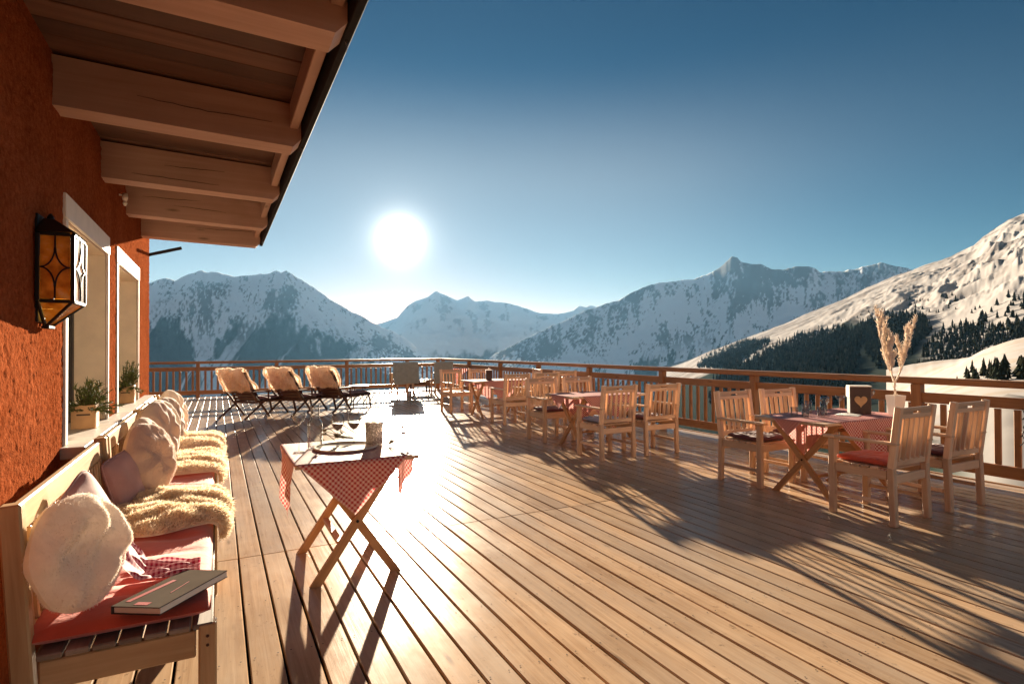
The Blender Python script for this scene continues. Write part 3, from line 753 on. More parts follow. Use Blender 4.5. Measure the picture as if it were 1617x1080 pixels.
# sheepskins
def sheepskin(name, label, loc, Lx, Ly, seed, n, drop=.16, mat='wool', blade=.034):
    rr = random.Random(seed); ph = [rr.uniform(0, 6) for _ in range(8)]
    mb = MB()
    def P(u, v):
        a, b = 2*u-1, 2*v-1
        # square -> irregular hide
        ang = math.atan2(b, a); sq = max(abs(a), abs(b)); k = sq/(math.hypot(a, b)+1e-6)
        rad = (1+.07*math.sin(3*ang+ph[0])+.05*math.sin(5*ang+ph[1]))
        k = k*.55+.45
        x = a*k*rad; y = b*k*rad*Ly/2
        s = (x+1)/2*(Lx+drop)          # arc length from the backrest
        edge = 1-sq**6
        hgt = .045*edge**.6+.008*math.sin(y*42+ph[2]+2*math.sin(s*16))*edge+.005*math.sin(s*37+y*20+ph[3])*edge+.012*math.sin(y*17+s*9+ph[4])*edge
        if s < Lx: return Vector((-Lx+s, y, hgt))
        e = s-Lx; r = .05; th = min(e/r, PI/2)
        px = r*math.sin(th)*1.0; pz = -r*(1-math.cos(th))-max(0, e-r*PI/2)
        return Vector((px+hgt*math.sin(th), y, pz+hgt*math.cos(th)))
    mb.grid(P, 40, 56)
    for i in range(n):
        u, v = rr.uniform(.005, .995), rr.uniform(.005, .995); p = P(u, v); e = .01
        du = P(min(1, u+e), v)-P(max(0, u-e), v); dv = P(u, min(1, v+e))-P(u, max(0, v-e)); nn = du.cross(dv)
        if nn.length < 1e-9: continue
        nn.normalize()
        clump = Vector((math.sin(p.y*60+ph[5])*.7+.25, math.sin(p.x*45+p.y*31)*.7-.1, 0))
        mb.blade(p-nn*.004, nn*.8+clump*.5+Vector((rr.uniform(-.6, .6), rr.uniform(-.6, .6), 0)), blade*rr.uniform(.6, 1.15), .0055, .35)
    return tag(mb.build(name, mat, None, loc), label, 'sheepskin', 'sheepskins on the benches')
sheepskin('sheepskin', 'nearest shaggy cream sheepskin draped over the front of the bench seat', (-.045, 3.52, .555), .44, .86, 1, 24000)
sheepskin('sheepskin', 'second cream sheepskin on the middle bench before the largest pillow', (-.045, 4.88, .555), .44, .84, 2, 8000)
sheepskin('sheepskin', 'farthest cream sheepskin laid on the last bench', (-.045, 6.02, .555), .44, .84, 3, 6000)

# ================================================================== SMALL FOLDING TABLE
TC = Vector((.755, 3.845, 0)); TZ = .735
def xtable(name, label, loc, hx, hy, H, along, group=None, slat=True, n=6):
    # along='x': leg pairs cross in the x direction (two pairs apart in y); 'y': the reverse
    t_ = thing(name, label, 'table', loc, 0, group)
    mb = MB()
    if slat:
        if along == 'x':
            for i in range(n): mb.box((-hx+(2*hx)*(i+.5)/n, 0, H-.011), (2*hx/n-.006, 2*hy-.06, .022), None, .004)
            for s in (-1, 1): mb.box((0, s*(hy-.015), H-.012), (2*hx, .03, .024), None, .004)
        else:
            for i in range(n): mb.box((0, -hy+(2*hy)*(i+.5)/n, H-.013), (2*hx-.06, 2*hy/n-.006, .026), None, .004)
            for s in (-1, 1): mb.box((s*(hx-.015), 0, H-.014), (.03, 2*hy, .028), None, .004)
    mb.build('tabletop', 'teak', t_)
    a = hx-.10 if along == 'x' else hy-.02; bsep = hy-.10 if along == 'x' else hx-.22
    top = H-.028; wd, th = .052, .026
    for s in (-1, 1):
        off = s*bsep
        for q in (-1, 1):
            o2 = off-s*q*.0135 if True else off
            if along == 'x': p0, p1, upv = (q*a*.92, o2, 0), (-q*a*.92, o2, top), (0, 1, 0)
            else: p0, p1, upv = (o2, q*a*.92, 0), (o2, -q*a*.92, top), (1, 0, 0)
            d = (Vector(p1)-Vector(p0)).normalized(); L_ = (Vector(p1)-Vector(p0)).length
            m = MB()
            # leg as a parallelogram with level-cut ends
            w2 = wd/2/d.z
            if along == 'x': poly = [(p0[0]-w2, 0), (p0[0]+w2, 0), (p1[0]+w2, top), (p1[0]-w2, top)]; fn = lambda x, z, dd: (x, o2+dd, z)
            else: poly = [(p0[1]-w2, 0), (p0[1]+w2, 0), (p1[1]+w2, top), (p1[1]-w2, top)]; fn = lambda y, z, dd: (o2+dd, y, z)
            bsi = len(m.v); ou = random.random()*20
            for dd in (-th/2, th/2):
                for p in poly: m.v.append(Vector(fn(p[0], p[1], dd)))
            uvq = [(ou, 0), (ou, wd), (ou+L_, wd), (ou+L_, 0)]
            m.face((bsi, bsi+1, bsi+2, bsi+3), uvq); m.face((bsi+7, bsi+6, bsi+5, bsi+4), list(reversed(uvq)))
            for i in range(4):
                j = (i+1) % 4
                ul = L_ if i in (1, 3) else wd
                m.face((bsi+j, bsi+i, bsi+4+i, bsi+4+j), [(ou+ul, .5), (ou, .5), (ou, .5+th), (ou+ul, .5+th)])
            m.build('leg', 'larch', t_)
        m = MB(); c = (0, off, top/2) if along == 'x' else (off, 0, top/2); dr = Vector((0, 1, 0)) if along == 'x' else Vector((1, 0, 0))
        m.tube([Vector(c)-dr*.032, Vector(c)+dr*.032], .009, 10); m.build('pivot_bolt', 'dark_metal', t_)
    m = MB(); m_ = MB()
    zz = .22; f = 1-2*zz/top
    for q in (-1,):
        if along == 'x': m.bar((q*a*.92*f, -bsep+.028, zz), (q*a*.92*f, bsep-.028, zz), .04, .024)
        else: m.bar((-bsep+.028, q*a*.92*f, zz), (bsep-.028, q*a*.92*f, zz), .04, .024)
    zt = top-.06; f2 = 1-2*zt/top
    m.build('stretcher', 'larch', t_); m = m_
    if along == 'x': m.bar((a*.92*f2, -bsep+.028, zt), (a*.92*f2, bsep-.028, zt), .04, .024)
    else: m.bar((-bsep+.028, a*.92*f2, zt), (bsep-.028, a*.92*f2, zt), .04, .024)
    m.build('stretcher', 'larch', t_)
    return t_
def cloth(name, label, loc, hx, hy, Ln, z, rot=PI/4, mat='gingham_red', off=(0, 0), group=None, N=84, seed=0):
    mb = MB(); g = .006; cr, sr = math.cos(rot), math.sin(rot)
    rr = random.Random(seed); ph = [rr.uniform(0, 6) for _ in range(5)]
    def fn(u, v):
        a, b = (u-.5)*Ln, (v-.5)*Ln
        x = a*cr-b*sr+off[0]; y = a*sr+b*cr+off[1]; zz = z+.0035
        ox = max(0, abs(x)-hx-g); oy = max(0, abs(y)-hy-g); sx = 1 if x > 0 else -1; sy = 1 if y > 0 else -1
        dro = 0
        if ox > 0: dro = ox; xx = sx*(hx+g+(.018*math.sin(y*17+ph[0])+.010*math.sin(y*41+ph[2]))*min(1, ox*5)+.05*ox*ox)
        else: xx = x
        if oy > 0: dro = max(dro, oy) if ox > 0 else oy; yy = sy*(hy+g+(.018*math.sin(x*15+ph[1])+.010*math.sin(x*38+ph[3]))*min(1, oy*5)+.05*oy*oy)
        else: yy = y
        zz -= dro
        if dro == 0: zz += .0012*(1+math.sin(x*13+ph[2])*math.sin(y*11+ph[3]))
        return (xx, yy, zz)
    mb.grid(fn, N, N, 0, True, lambda u, v: (u*Ln, v*Ln))
    return tag(mb.build(name, mat, None, loc), label, 'tablecloth', group)
xtable('folding_table', 'small folding wooden table with crossed legs standing alone near the benches', TC, .365, .40, TZ, 'x')
cloth('tablecloth', 'red gingham cloth laid diagonally with hanging corners on the small table', TC, .365, .40, 1.06, TZ, PI/4, 'gingham_red', (-.03, .02))

# glassware (z = table surface)
def wineglass(label, loc, h=.205, R=.043, wine=.0, group='glasses on the small table', cat='wine glass'):
    t_ = thing('wine_glass', label, cat, loc, 0, group)
    b = h*.46
    out = [(0, 0), (.034, .0), (.033, .003), (.006, .007), (.0038, .02), (.0038, b-.012), (.008, b-.002), (R*.62, b+.02), (R*.93, b+.045), (R, b+.065), (R*.95, b+.09), (R*.80, h)]
    inn = [(R*.80-.0012, h), (R*.95-.0014, b+.09), (R-.0014, b+.065), (R*.93-.0014, b+.046), (R*.62-.0012, b+.022), (.006, b+.004), (0, b+.003)]
    MB().lathe(out+inn, (0, 0, 0), 28).build('bowl', 'glass', t_)
    if wine:
        w = [(0, b+.0036), (.0057, b+.0046), (R*.62-.0016, b+.0226), (R*.93-.0018, b+.046), (R*.945-.0018, b+.05), (0, b+.05)]
        MB().lathe(w, (0, 0, 0), 28).build('red_wine', 'wine', t_)
    return t_
def coupe(label, loc, h=.24, group='glasses on the small table', R=.04):
    b = h*.74
    out = [(0, 0), (.034, 0), (.033, .003), (.006, .006), (.004, .02), (.004, b-.02), (.010, b), (R*.85, b+.02), (R, b+.04), (R, h)]
    inn = [(R-.0014, h), (R-.0016, b+.041), (R*.85-.001, b+.023), (.006, b+.004), (0, b+.003)]
    return tag(MB().lathe(out+inn, (0, 0, 0), 26).build('stem_glass', 'glass', None, loc), label, 'glass', group)
def tumbler(label, loc, h=.09, R=.034, mat='glass', group='glasses on the dining table', name='tumbler', cat='glass'):
    out = [(0, 0), (R*.86, 0), (R*.9, .004), (R, h)]; inn = [(R-.002, h), (R*.86, .010), (0, .010)]
    return tag(MB().lathe(out+inn, (0, 0, 0), 24).build(name, mat, None, loc), label, cat, group)
z = TZ+.0065
TXY = {}
coupe('tall empty champagne glass at the left edge of the small table', (.46, 3.86, z), .25)
car = thing('carafe', 'clear glass water carafe beside the champagne glass on the small table', 'carafe', (.575, 3.98, z))
po = [(0, 0), (.043, 0), (.047, .006), (.047, .165), (.044, .178), (.030, .188), (.0275, .196), (.0275, .262), (.029, .268), (.029, .282)]
pi_ = [(.0265, .282), (.0255, .264), (.0255, .197), (.028, .190), (.042, .176), (.0445, .164), (.0445, .012), (0, .011)]
MB().lathe(po+pi_, (0, 0, 0), 32).build('vessel', 'glass', car)
wineglass('glass of red wine standing between the carafe and the other wine glass', (.725, 3.99, z), .215, .044, 1)
wineglass('glass of red wine standing nearer the cut glass tumbler', (.835, 4.00, z), .215, .044, 1)
tumbler('large cut glass candle jar with textured sides at the right of the small table', (.955, 3.92, z), .155, .062, 'cut_glass', 'glasses on the small table', 'candle_jar', 'candle jar')
tr_ = thing('serving_board', 'round pale wooden serving board in the middle of the small table', 'tray', (.76, 3.90, z))
MB().lathe([(0, .006), (.185, .006), (.192, .012), (.204, .012), (.207, .007), (.200, 0), (0, 0)], (0, 0, 0), 48).build('board', 'plaster', tr_)
for nm, lc, s_, lab in (('dried_sprig', (.84, 4.06, z+.026), 5, 'dry twig with dark seed heads lying on the round serving board'), ('dried_sprig', (1.03, 3.84, z+.004), 9, 'dried sprig of brown flower heads leaning against the cut glass jar')):
    rr = random.Random(s_); mb = MB(); up_ = 1 if s_ == 9 else .25
    for i in range(7):
        a = rr.uniform(-1.2, 1.2)+(.2 if s_ == 9 else 2.9); e = rr.uniform(.2, 1.0)*up_; Ln = rr.uniform(.11, .22)
        d = Vector((math.cos(a)*math.cos(e), math.sin(a)*math.cos(e)*.6, math.sin(e)))
        mb.tube([Vector((0, 0, .004)), d*Ln*.5+Vector((0, 0, .006)), d*Ln+Vector((0, 0, .006))], [.003, .0022, .0015], 5)
        for k in range(16):
            nn = Vector((rr.uniform(-1, 1), rr.uniform(-1, 1), rr.uniform(-.2, 1))); mb.blade(d*Ln+Vector((0, 0, .008)), nn, rr.uniform(.016, .032), .009, .1)
    tag(mb.build(nm, 'sprig', None, lc), lab, 'sprig')

# ================================================================== DINING SETS
def chair_proto():
    t_ = thing('garden_chair', '', 'chair')
    Wd, Dp, H = .555, .54, .93; hw = Wd/2-.027
    for s in (-1, 1):
        m = MB(); m.bar((s*hw, -Dp/2+.03, 0), (s*hw, -Dp/2+.045, .45), .05, .052, (1, 0, 0), .006); m.bar((s*hw, -Dp/2+.045, .448), (s*hw, -Dp/2-.015, H), .05, .048, (1, 0, 0), .006); m.build('rear_leg', 'teak', t_)
        m = MB(); m.box((s*hw, Dp/2-.027, .315), (.05, .052, .63), None, .006); m.build('front_leg', 'teak', t_)
        m = MB()
        def arm(u, v): return None
        m.box((s*hw, .012, .641), (.062, Dp+.035, .024), None, .009); m.box((s*hw, Dp/2-.01, .641), (.075, .1, .022), None, .01)
        m.build('armrest', 'teak', t_)
    m = MB()
    for s in (-1, 1): m.box((s*hw, .01, .39), (.028, Dp-.13, .07), None, .004); m.box((s*hw, .01, .17), (.024, Dp-.13, .03), None, .004)
    m.box((0, Dp/2-.028, .39), (Wd-.106, .028, .07), None, .004); m.box((0, -Dp/2+.043, .36), (Wd-.106, .028, .07), None, .004)
    m.build('frame', 'teak', t_)
    m = MB()
    for i in range(6): m.box((0, -Dp/2+.095+i*.075, .434), (Wd-.02 if 0 < i < 5 else Wd-.11, .06, .018), None, .004)
    m.build('seat', 'teak', t_)
    m = MB(); iw = Wd-.106
    def py(zv): return -Dp/2+.045-.06*(zv-.448)/(H-.448)
    # top rail with a grip slot
    for (xc, wx, zc, hz) in ((0, iw, .905, .03), (0, iw, .852, .036), (-(iw/4+.026), iw/2-.052, .880, .021), ((iw/4+.026), iw/2-.052, .880, .021)):
        m.box((xc, py(zc), zc), (wx, .024, hz), Matrix.Rotation(D(7), 3, 'X'), .004)
    m.box((0, py(.485), .485), (iw, .024, .05), None, .004)
    for i in range(6):
        x = -iw/2+iw*(i+.5)/6; m.bar((x, py(.505), .505), (x, py(.84), .84), .040, .014, (1, 0, 0), .003)
    m.build('backrest', 'teak', t_)
    return t_
# the bar() helper gives width along up x dir; posts are nearly square so orientation is immaterial
chair = chair_proto(); first = [True]
CG = 'slatted wooden armchairs round the dining tables'
def place(x, y, rz, label, sc=None):
    if first[0]:
        first[0] = False; chair.location = (x, y, 0); chair.rotation_euler = (0, 0, rz); chair['label'] = label; chair['group'] = CG; return chair
    return dup(chair, (x, y, 0), rz, label, CG, sc)
def seatpad(x, y, rz, mat, label, seed): return cushion('seat_pad', label, 'cushion', (x, y, .444), .43, .43, .055, mat, rz, 'seat pads on the chairs', .5, seed)
# right-hand set
place(4.90, 2.83, D(2), 'armchair in the right foreground seen from behind with a red pad on its seat')
place(5.74, 2.83, D(-1), 'armchair seen from behind beside the right railing, last chair at the photo edge')
place(5.01, 4.15, PI+D(2), 'armchair on the far left side of the right table, arm toward the open deck')
place(5.67, 4.12, PI-D(2), 'armchair behind the right table near the railing, hidden by glasses')
for i, (x, y, r, l) in enumerate(((4.90, 2.86, 0, 'brick red pad on the armchair in the right foreground'), (5.74, 2.86, 0, 'dark red pad on the chair by the right railing'),
                                  (5.01, 4.12, 0, 'dark red pad on the left armchair at the right table'), (5.67, 4.09, 0, 'dark red pad on the chair behind the glasses'))):
    seatpad(x, y, r, 'maroon_cushion' if i != 0 else 'red_cushion', l, i)
T3 = Vector((5.26, 3.47, 0))
xtable('dining_table', 'wooden crossed leg dining table on the right set with glasses and a branch pot', T3, .65, .36, .735, 'y', 'dining tables', True, 6)
cloth('tablecloth', 'red gingham cloth with hanging corners on the right dining table', T3, .65, .36, 1.28, .735, PI/4, 'gingham_red', (.10, 0), 'gingham tablecloths')
# middle set
place(4.46, 6.00, D(1), 'armchair with blue grey pad seen from behind at the middle table')
place(5.17, 5.98, D(-2), 'armchair seen from behind to the right of the blue padded one')
place(4.52, 7.48, PI, 'armchair facing the camera at the left of the middle table')
place(5.22, 7.55, PI-D(3), 'armchair behind the middle table against the right railing')
seatpad(4.46, 6.03, 0, 'blue_cushion', 'blue grey pad on the nearest chair of the middle table', 11)
seatpad(4.52, 7.45, 0, 'maroon_cushion', 'dark red pad on the chair at the left of the middle table', 12)
seatpad(5.22, 7.52, 0, 'maroon_cushion', 'dark red pad on the chair behind the middle table', 13)
seatpad(5.17, 6.01, 0, 'maroon_cushion', 'dark red pad on the chair right of the blue one', 14)
T2 = Vector((4.86, 6.76, 0))
xtable('dining_table', 'wooden dining table in the middle of the terrace row with a pale cloth', T2, .65, .36, .735, 'y', 'dining tables', True, 6)
cloth('tablecloth', 'pale pink gingham cloth on the middle dining table', T2, .65, .36, 1.2, .735, PI/4, 'gingham_red', (.0, 0), 'gingham tablecloths', 60)
# far set
place(4.88, 9.55, D(3), 'armchair seen from behind in front of the far table')
place(5.58, 9.62, D(-3), 'armchair seen from behind right of the far table front chair')
place(4.70, 11.80, PI+D(4), 'armchair facing the camera at the far table, leftmost')
place(5.40, 11.86, PI-D(2), 'armchair facing the camera behind the menu stand on the far table')
place(6.12, 11.2, D(80), 'armchair at the right end of the far table seen side on')
place(6.36, 10.2, D(-4), 'armchair close to the railing right of the far table')
T1 = Vector((5.15, 10.72, 0))
xtable('dining_table', 'wooden dining table farthest along the terrace row with a menu stand', T1, .65, .36, .735, 'y', 'dining tables', True, 6)
cloth('tablecloth', 'pale gingham cloth on the farthest dining table', T1, .65, .36, 1.15, .735, PI/4, 'gingham_red', (0, 0), 'gingham tablecloths', 40)
def menubox(label, loc, w, h, rz, heart=True):
    t_ = thing('menu_box', label, 'menu box', loc, rz)
    MB().box((0, 0, h/2), (w, .10, h), None, .006).build('case', 'chocolate', t_)
    m = MB(); m.box((0, 0, h+.004), (w+.012, .112, .012), None, .003)
    m.box((-w/2-.004, 0, h*.8), (.006, .108, h*.38), None, .002); m.build('rim', 'paper', t_)
    if heart:
        poly = []
        for i in range(40):
            a = 2*PI*i/40; poly.append((.0038*16*math.sin(a)**3*.9, .0038*(13*math.cos(a)-5*math.cos(2*a)-2*math.cos(3*a)-math.cos(4*a))))
        m = MB(); m.prism(poly, lambda x, y, d: (x, -.05-d, h*.48+y), 0.0005, .010); m.build('heart', 'heart_wood', t_)
    return t_
zt = .735+.0065
menubox('dark brown box with a pale wooden heart standing on the right table', (5.60, 3.42, zt), .185, .265, D(-42))
menubox('small brown menu stand on the farthest dining table', (4.98, 10.7, zt), .12, .2, D(-20), False)
for i, (x, y, h, R, l) in enumerate(((4.88, 3.60, .085, .033, 'leftmost short tumbler on the right table'), (4.86, 3.47, .085, .033, 'short tumbler nearest the left front edge of the right table'),
        (5.02, 3.58, .11, .032, 'taller tumbler second in the cluster on the right table'), (5.06, 3.45, .09, .034, 'short tumbler in the middle of the glass cluster'),
        (5.12, 3.62, .13, .03, 'tall tumbler at the back of the glass cluster'), (5.20, 3.52, .13, .031, 'tall tumbler at the right end of the glass cluster'))):
    tumbler(l, (x, y, zt), h, R)
wineglass('short stemmed empty goblet right of the tumblers on the right table', (5.34, 3.60, zt), .15, .042, 0, 'glasses on the dining table')
coupe('tall stemmed glass beside the heart box on the right table', (5.30, 3.42, zt), .19, 'glasses on the dining table')
coupe('tall stemmed glass between the heart box and the white pot', (5.76, 3.40, zt), .22, 'glasses on the dining table', .036)
mb = MB(); mb.grid(lambda u, v: ((u-.5)*.2, (v-.5)*.2, .002+.012*math.sin(u*3.1)*math.sin(v*3.1)), 8, 8); tag(mb.build('napkin', 'paper', None, (5.40, 3.40, zt), (0, 0, D(20))), 'folded white napkin beside the heart box on the right table', 'napkin')
pot = thing('flower_pot', 'square tapered white pot holding a pale branch on the right table', 'pot', (5.82, 3.20, zt), D(-20))
mb = MB(); b = len(mb.v); h = .185; a0, a1, a2 = .043, .060, .051
for zc, s in ((0, a0), (h, a1), (h, a2), (h-.03, a2*.96)):
    mb.v += [Vector((sx*s, sy*s, zc)) for sx, sy in ((-1, -1), (1, -1), (1, 1), (-1, 1))]
for r_ in range(3):
    for i in range(4):
        j = (i+1) % 4; mb.face((b+r_*4+i, b+r_*4+j, b+r_*4+4+j, b+r_*4+4+i), [(0, 0)]*4)
mb.face((b+3, b+2, b+1, b), [(0, 0)]*4); mb.build('vessel', 'ceramic', pot)
m = MB(); m.box((0, 0, h-.036), (a2*1.86, a2*1.86, .01), None, .001); m.build('soil', 'soil', pot)
br = thing('bare_branch', 'pale bleached branching twig standing in the white pot', 'branch', (5.82, 3.20, zt+.155))
rr = random.Random(12); mb = MB()
def limb(p, d, L_, r, lev):
    pts = [p]; n = 7; q = p.copy(); dd = d.copy()
    for i in range(n):
        dd = (dd+Vector((rr.uniform(-.16, .16), rr.uniform(-.16, .16), rr.uniform(-.02, .16)))).normalized(); q = q+dd*L_/n; pts.append(q.copy())
    mb.tube(pts, [r*(1-.7*i/n)+.0025 for i in range(n+1)], 6)
    for i in range(1, n+1):
        for k in range(3 if lev else 1):
            dv = Vector((rr.uniform(-1, 1), rr.uniform(-1, 1), rr.uniform(-.2, 1))).normalized(); pp = pts[i]
            mb.tube([pp, pp+dv*.018, pp+(dv+Vector((0, 0, .6)))*.028], [.0035, .0035, .0015], 5)
    if lev < 2:
        for i in range(2, n+1):
            if rr.random() < .95:
                s = 1 if i % 2 else -1
                sd = Vector((r2.x*s*rr.uniform(.15, .5), r2.y*s*rr.uniform(.15, .5), rr.uniform(.9, 1.4)))+Vector((rr.uniform(-.3, .3), rr.uniform(-.3, .3), 0))
                limb(pts[i], (dd*.5+sd).normalized(), L_*rr.uniform(.35, .5), r*.55, lev+1)
limb(Vector((0, 0, -.02)), Vector((-.04, 0, 1)), .22, .015, 2)
hd = Vector((r2.x, r2.y, 0))
limb(Vector((-.01, 0, .15)), (Vector((0, 0, 1))-hd*.10).normalized(), .62, .009, 0)
limb(Vector((-.01, 0, .19)), (Vector((0, 0, 1))+hd*.48).normalized(), .52, .0085, 0)
limb(Vector((-.01, 0, .18)), (Vector((0, 0, 1))-hd*.42).normalized(), .42, .0075, 0)
for v_ in mb.v: v_.x *= .72; v_.y *= .72; v_.z *= .80
mb.build('twig', 'branch_white', br)

# farthest seats with blankets
def blanket(name, label, x, y, rz, mat, w=.62):
    mb = MB()
    def fn(u, v):
        a = (u-.5)*w; s = v*1.15
        # from low on the back, over the top, down the front
        if s < .62: yy, zz = -.325, .34+s
        elif s < .70: th = (s-.62)/.08*PI; yy, zz = -.285-.04*math.cos(th), .96+.03*math.sin(th)
        else: yy, zz = -.245+.02*math.sin(a*9), .96-(s-.70)
        return (a+.012*math.sin(s*9), yy+.008*math.sin(a*22+s*5), zz+.01*math.sin(a*8))
    mb.grid(fn, 24, 40); return tag(mb.build(name, mat, None, (x, y, 0), (0, 0, rz)), label, 'blanket', 'blankets on the far chairs')
place(4.98, 16.9, D(4), 'far armchair by the end railing covered by a wide grey green blanket')
blanket('blanket', 'wide grey green blanket covering the back of the left far chair', 4.98, 16.9, D(4), 'green_blanket', .78)
place(6.15, 16.7, D(-6), 'far armchair in the terrace corner under a narrower grey green blanket')
blanket('blanket', 'narrower grey green blanket over the chair in the terrace corner', 6.15, 16.7, D(-6), 'green_blanket', .6)
lb = thing('low_bench', 'low dark wooden bench between the two blanket covered far chairs', 'bench', (5.66, 17.3, 0))
MB().box((0, 0, .40), (.62, .36, .05), None, .005).build('seat', 'dark_wood', lb)
MB().box((0, 0, .30), (.54, .28, .10), None, .004).build('apron', 'dark_wood', lb)
for sx in (-1, 1):
    for sy in (-1, 1): MB().box((sx*.26, sy*.13, .19), (.05, .05, .376), None, .004).build('leg', 'dark_wood', lb)

# ------------------------------------------------------------------ loungers
def lounger_proto():
    t_ = thing('sun_lounger', '', 'sun lounger')
    w = .31
    m = MB()
    for s in (-1, 1): m.bar((s*w, -.05, .32), (s*w, 1.2, .29), .03, .055, (1, 0, 0))
    for y in (.0, 1.17): m.box((0, y, .305), (2*w-.03, .035, .045), None, .004)
    m.build('frame', 'dark_wood', t_)
    m = MB()
    for i in range(13): m.box((0, .06+i*.085, .337-.002*i), (2*w+.02, .06, .016), None, .003)
    m.build('slats', 'dark_wood', t_)
    m = MB()
    for s in (-1, 1): m.bar((s*(w-.05), 0, .33), (s*(w-.05), -.34, .89), .03, .04, (1, 0, 0))
    for i in range(8):
        q = (i+.5)/8; m.box((0, -.34*q, .345+.545*q), (2*w-.06, .014, .055), Matrix.Rotation(D(31), 3, 'X'), .003)
    m.build('backrest', 'dark_wood', t_)
    for s in (-1, 1):
        m = MB(); m.bar((s*(w+.02), .16, .33), (s*(w+.02), -.38, 0), .03, .04, (1, 0, 0)); m.build('rear_leg', 'dark_wood', t_)
        m = MB(); m.bar((s*(w+.02), -.2, .53), (s*(w+.02), .30, 0), .03, .04, (1, 0, 0)); m.build('brace_leg', 'dark_wood', t_)
        m = MB(); m.bar((s*(w+.02), 1.02, .31), (s*(w+.02), 1.12, 0), .03, .04, (1, 0, 0)); m.build('front_leg', 'dark_wood', t_)
        m = MB(); m.bar((s*(w+.035), -.24, .53), (s*(w+.035), .30, .53), .045, .022, (0, 0, 1)); m.bar((s*(w+.02), .27, .33), (s*(w+.02), .27, .52), .03, .03); m.build('armrest', 'dark_wood', t_)
    return t_
def lounger_pad(x, y, rz, label, i):
    mb = MB()
    def fn(u, v):
        a = (u-.5)*.56; s = v*1.85
        if s < .72: q = s/.72; yy, zz = -.33*(1-q)+.045*q+.03, .915*(1-q)+.36*q+.02
        else: yy, zz = .075+(s-.72), .372-.02*(s-.72)
        e = (1-abs(2*u-1)**6)
        wv = .02*math.sin(s*16)*e
        return (a, yy+(.035*e+wv if s < .72 else 0), zz+(.0 if s < .72 else .035*e+wv))
    def fb(u, v):
        p = fn(1-u, v); e = (1-abs(2*u-1)**6); s = v*1.85
        return (p[0], p[1]-(.05*e if s < .72 else 0), p[2]-(.0 if s < .72 else .05*e))
    mb.grid(fn, 14, 60); mb.grid(fb, 14, 60)
    o = mb.build('lounger_cushion', 'maroon_cushion', None, (x, y, 0), (0, 0, rz)); return tag(o, label, 'cushion', 'cushions on the sun loungers')
def lounger_fur(x, y, rz, label, i):
    rr = random.Random(30+i); mb = MB()
    def fn(u, v):
        a = (u-.5)*(.62+.05*math.sin(v*7+i)); s = v*1.1
        d = Vector((0, -.34, .56)).normalized(); top = Vector((0, -.385, .955))
        nrm = Vector((0, -.60, -.42)).normalized()   # rearward
        if s < .52: p = top+d*(-(.52-s)*.86)+nrm*(.05+.05*math.sin(PI*min(1, (.52-s)/.5))*(1-(2*u-1)**4))
        elif s < .62: th = (s-.52)/.10*PI; p = top+nrm*.05*math.cos(th)+d*.05*math.sin(th)
        else: p = top-d*(s-.62)-nrm*.06
        e = .018*math.sin(a*19+s*11+i)+.012*math.sin(a*31-s*23+2*i)
        return (a+.02*math.sin(s*8+i), p.y+e*nrm.y, p.z+e*nrm.z)
    mb.grid(fn, 24, 44)
    for k in range(5200):
        u, v = rr.random(), rr.random()
        if k % 3 == 0: u = rr.choice((0.0, 1.0))
        p = Vector(fn(u, v)); s = v*1.1
        nrm = Vector((0, -.6, -.42)) if s < .55 else (Vector((0, -.4, .6)) if s < .6 else Vector((0, .6, .42)))
        mb.blade(p, nrm+Vector(((u-.5)*1.6+rr.uniform(-.5, .5), rr.uniform(-.3, .3), rr.uniform(-.5, .3))), rr.uniform(.025, .05), .009, .3)
    return tag(mb.build('sheepskin', 'wool_white', None, (x, y, 0), (0, 0, rz)), label, 'sheepskin', 'sheepskins on the sun loungers')
lp = lounger_proto(); LG = 'dark wooden sun loungers in a row'
for i, (x, y, lab) in enumerate(((.52, 13.0, 'leftmost'), (1.40, 13.1, 'middle'), (2.26, 13.3, 'rightmost'))):
    rz = D(-46); extra = {0: 'nearest the chalet corner', 1: 'between its two neighbours', 2: 'beside the small round table'}[i]
    l = f'{lab} of three dark sun loungers with sheepskins, {extra}'
    if i == 0: lp.location = (x, y, 0); lp.rotation_euler = (0, 0, rz); lp['label'] = l; lp['group'] = LG
    else: dup(lp, (x, y, 0), rz, l, LG)
    lounger_pad(x, y, rz, f'maroon cushion on the {lab} sun lounger', i)
    lounger_fur(x, y, rz, f'pale sheepskin draped over the backrest of the {lab} sun lounger', i)
st_ = thing('side_table', 'small round side table with shiny top right of the loungers', 'table', (3.06, 14.1, 0))
MB().lathe([(0, .47), (.24, .47), (.25, .485), (.25, .50), (.24, .505), (0, .505)], (0, 0, 0), 36).build('tabletop', 'zinc', st_)
for k in range(4):
    a = PI/4+k*PI/2; MB().tube([(.17*math.cos(a), .17*math.sin(a), .47), (.23*math.cos(a), .23*math.sin(a), 0)], .013, 8).build('leg', 'black_iron', st_)
MB().tube([(.2*math.cos(PI/4+k*PI/2), .2*math.sin(PI/4+k*PI/2), .22) for k in range(5)], .008, 6).build('stretcher', 'black_iron', st_)

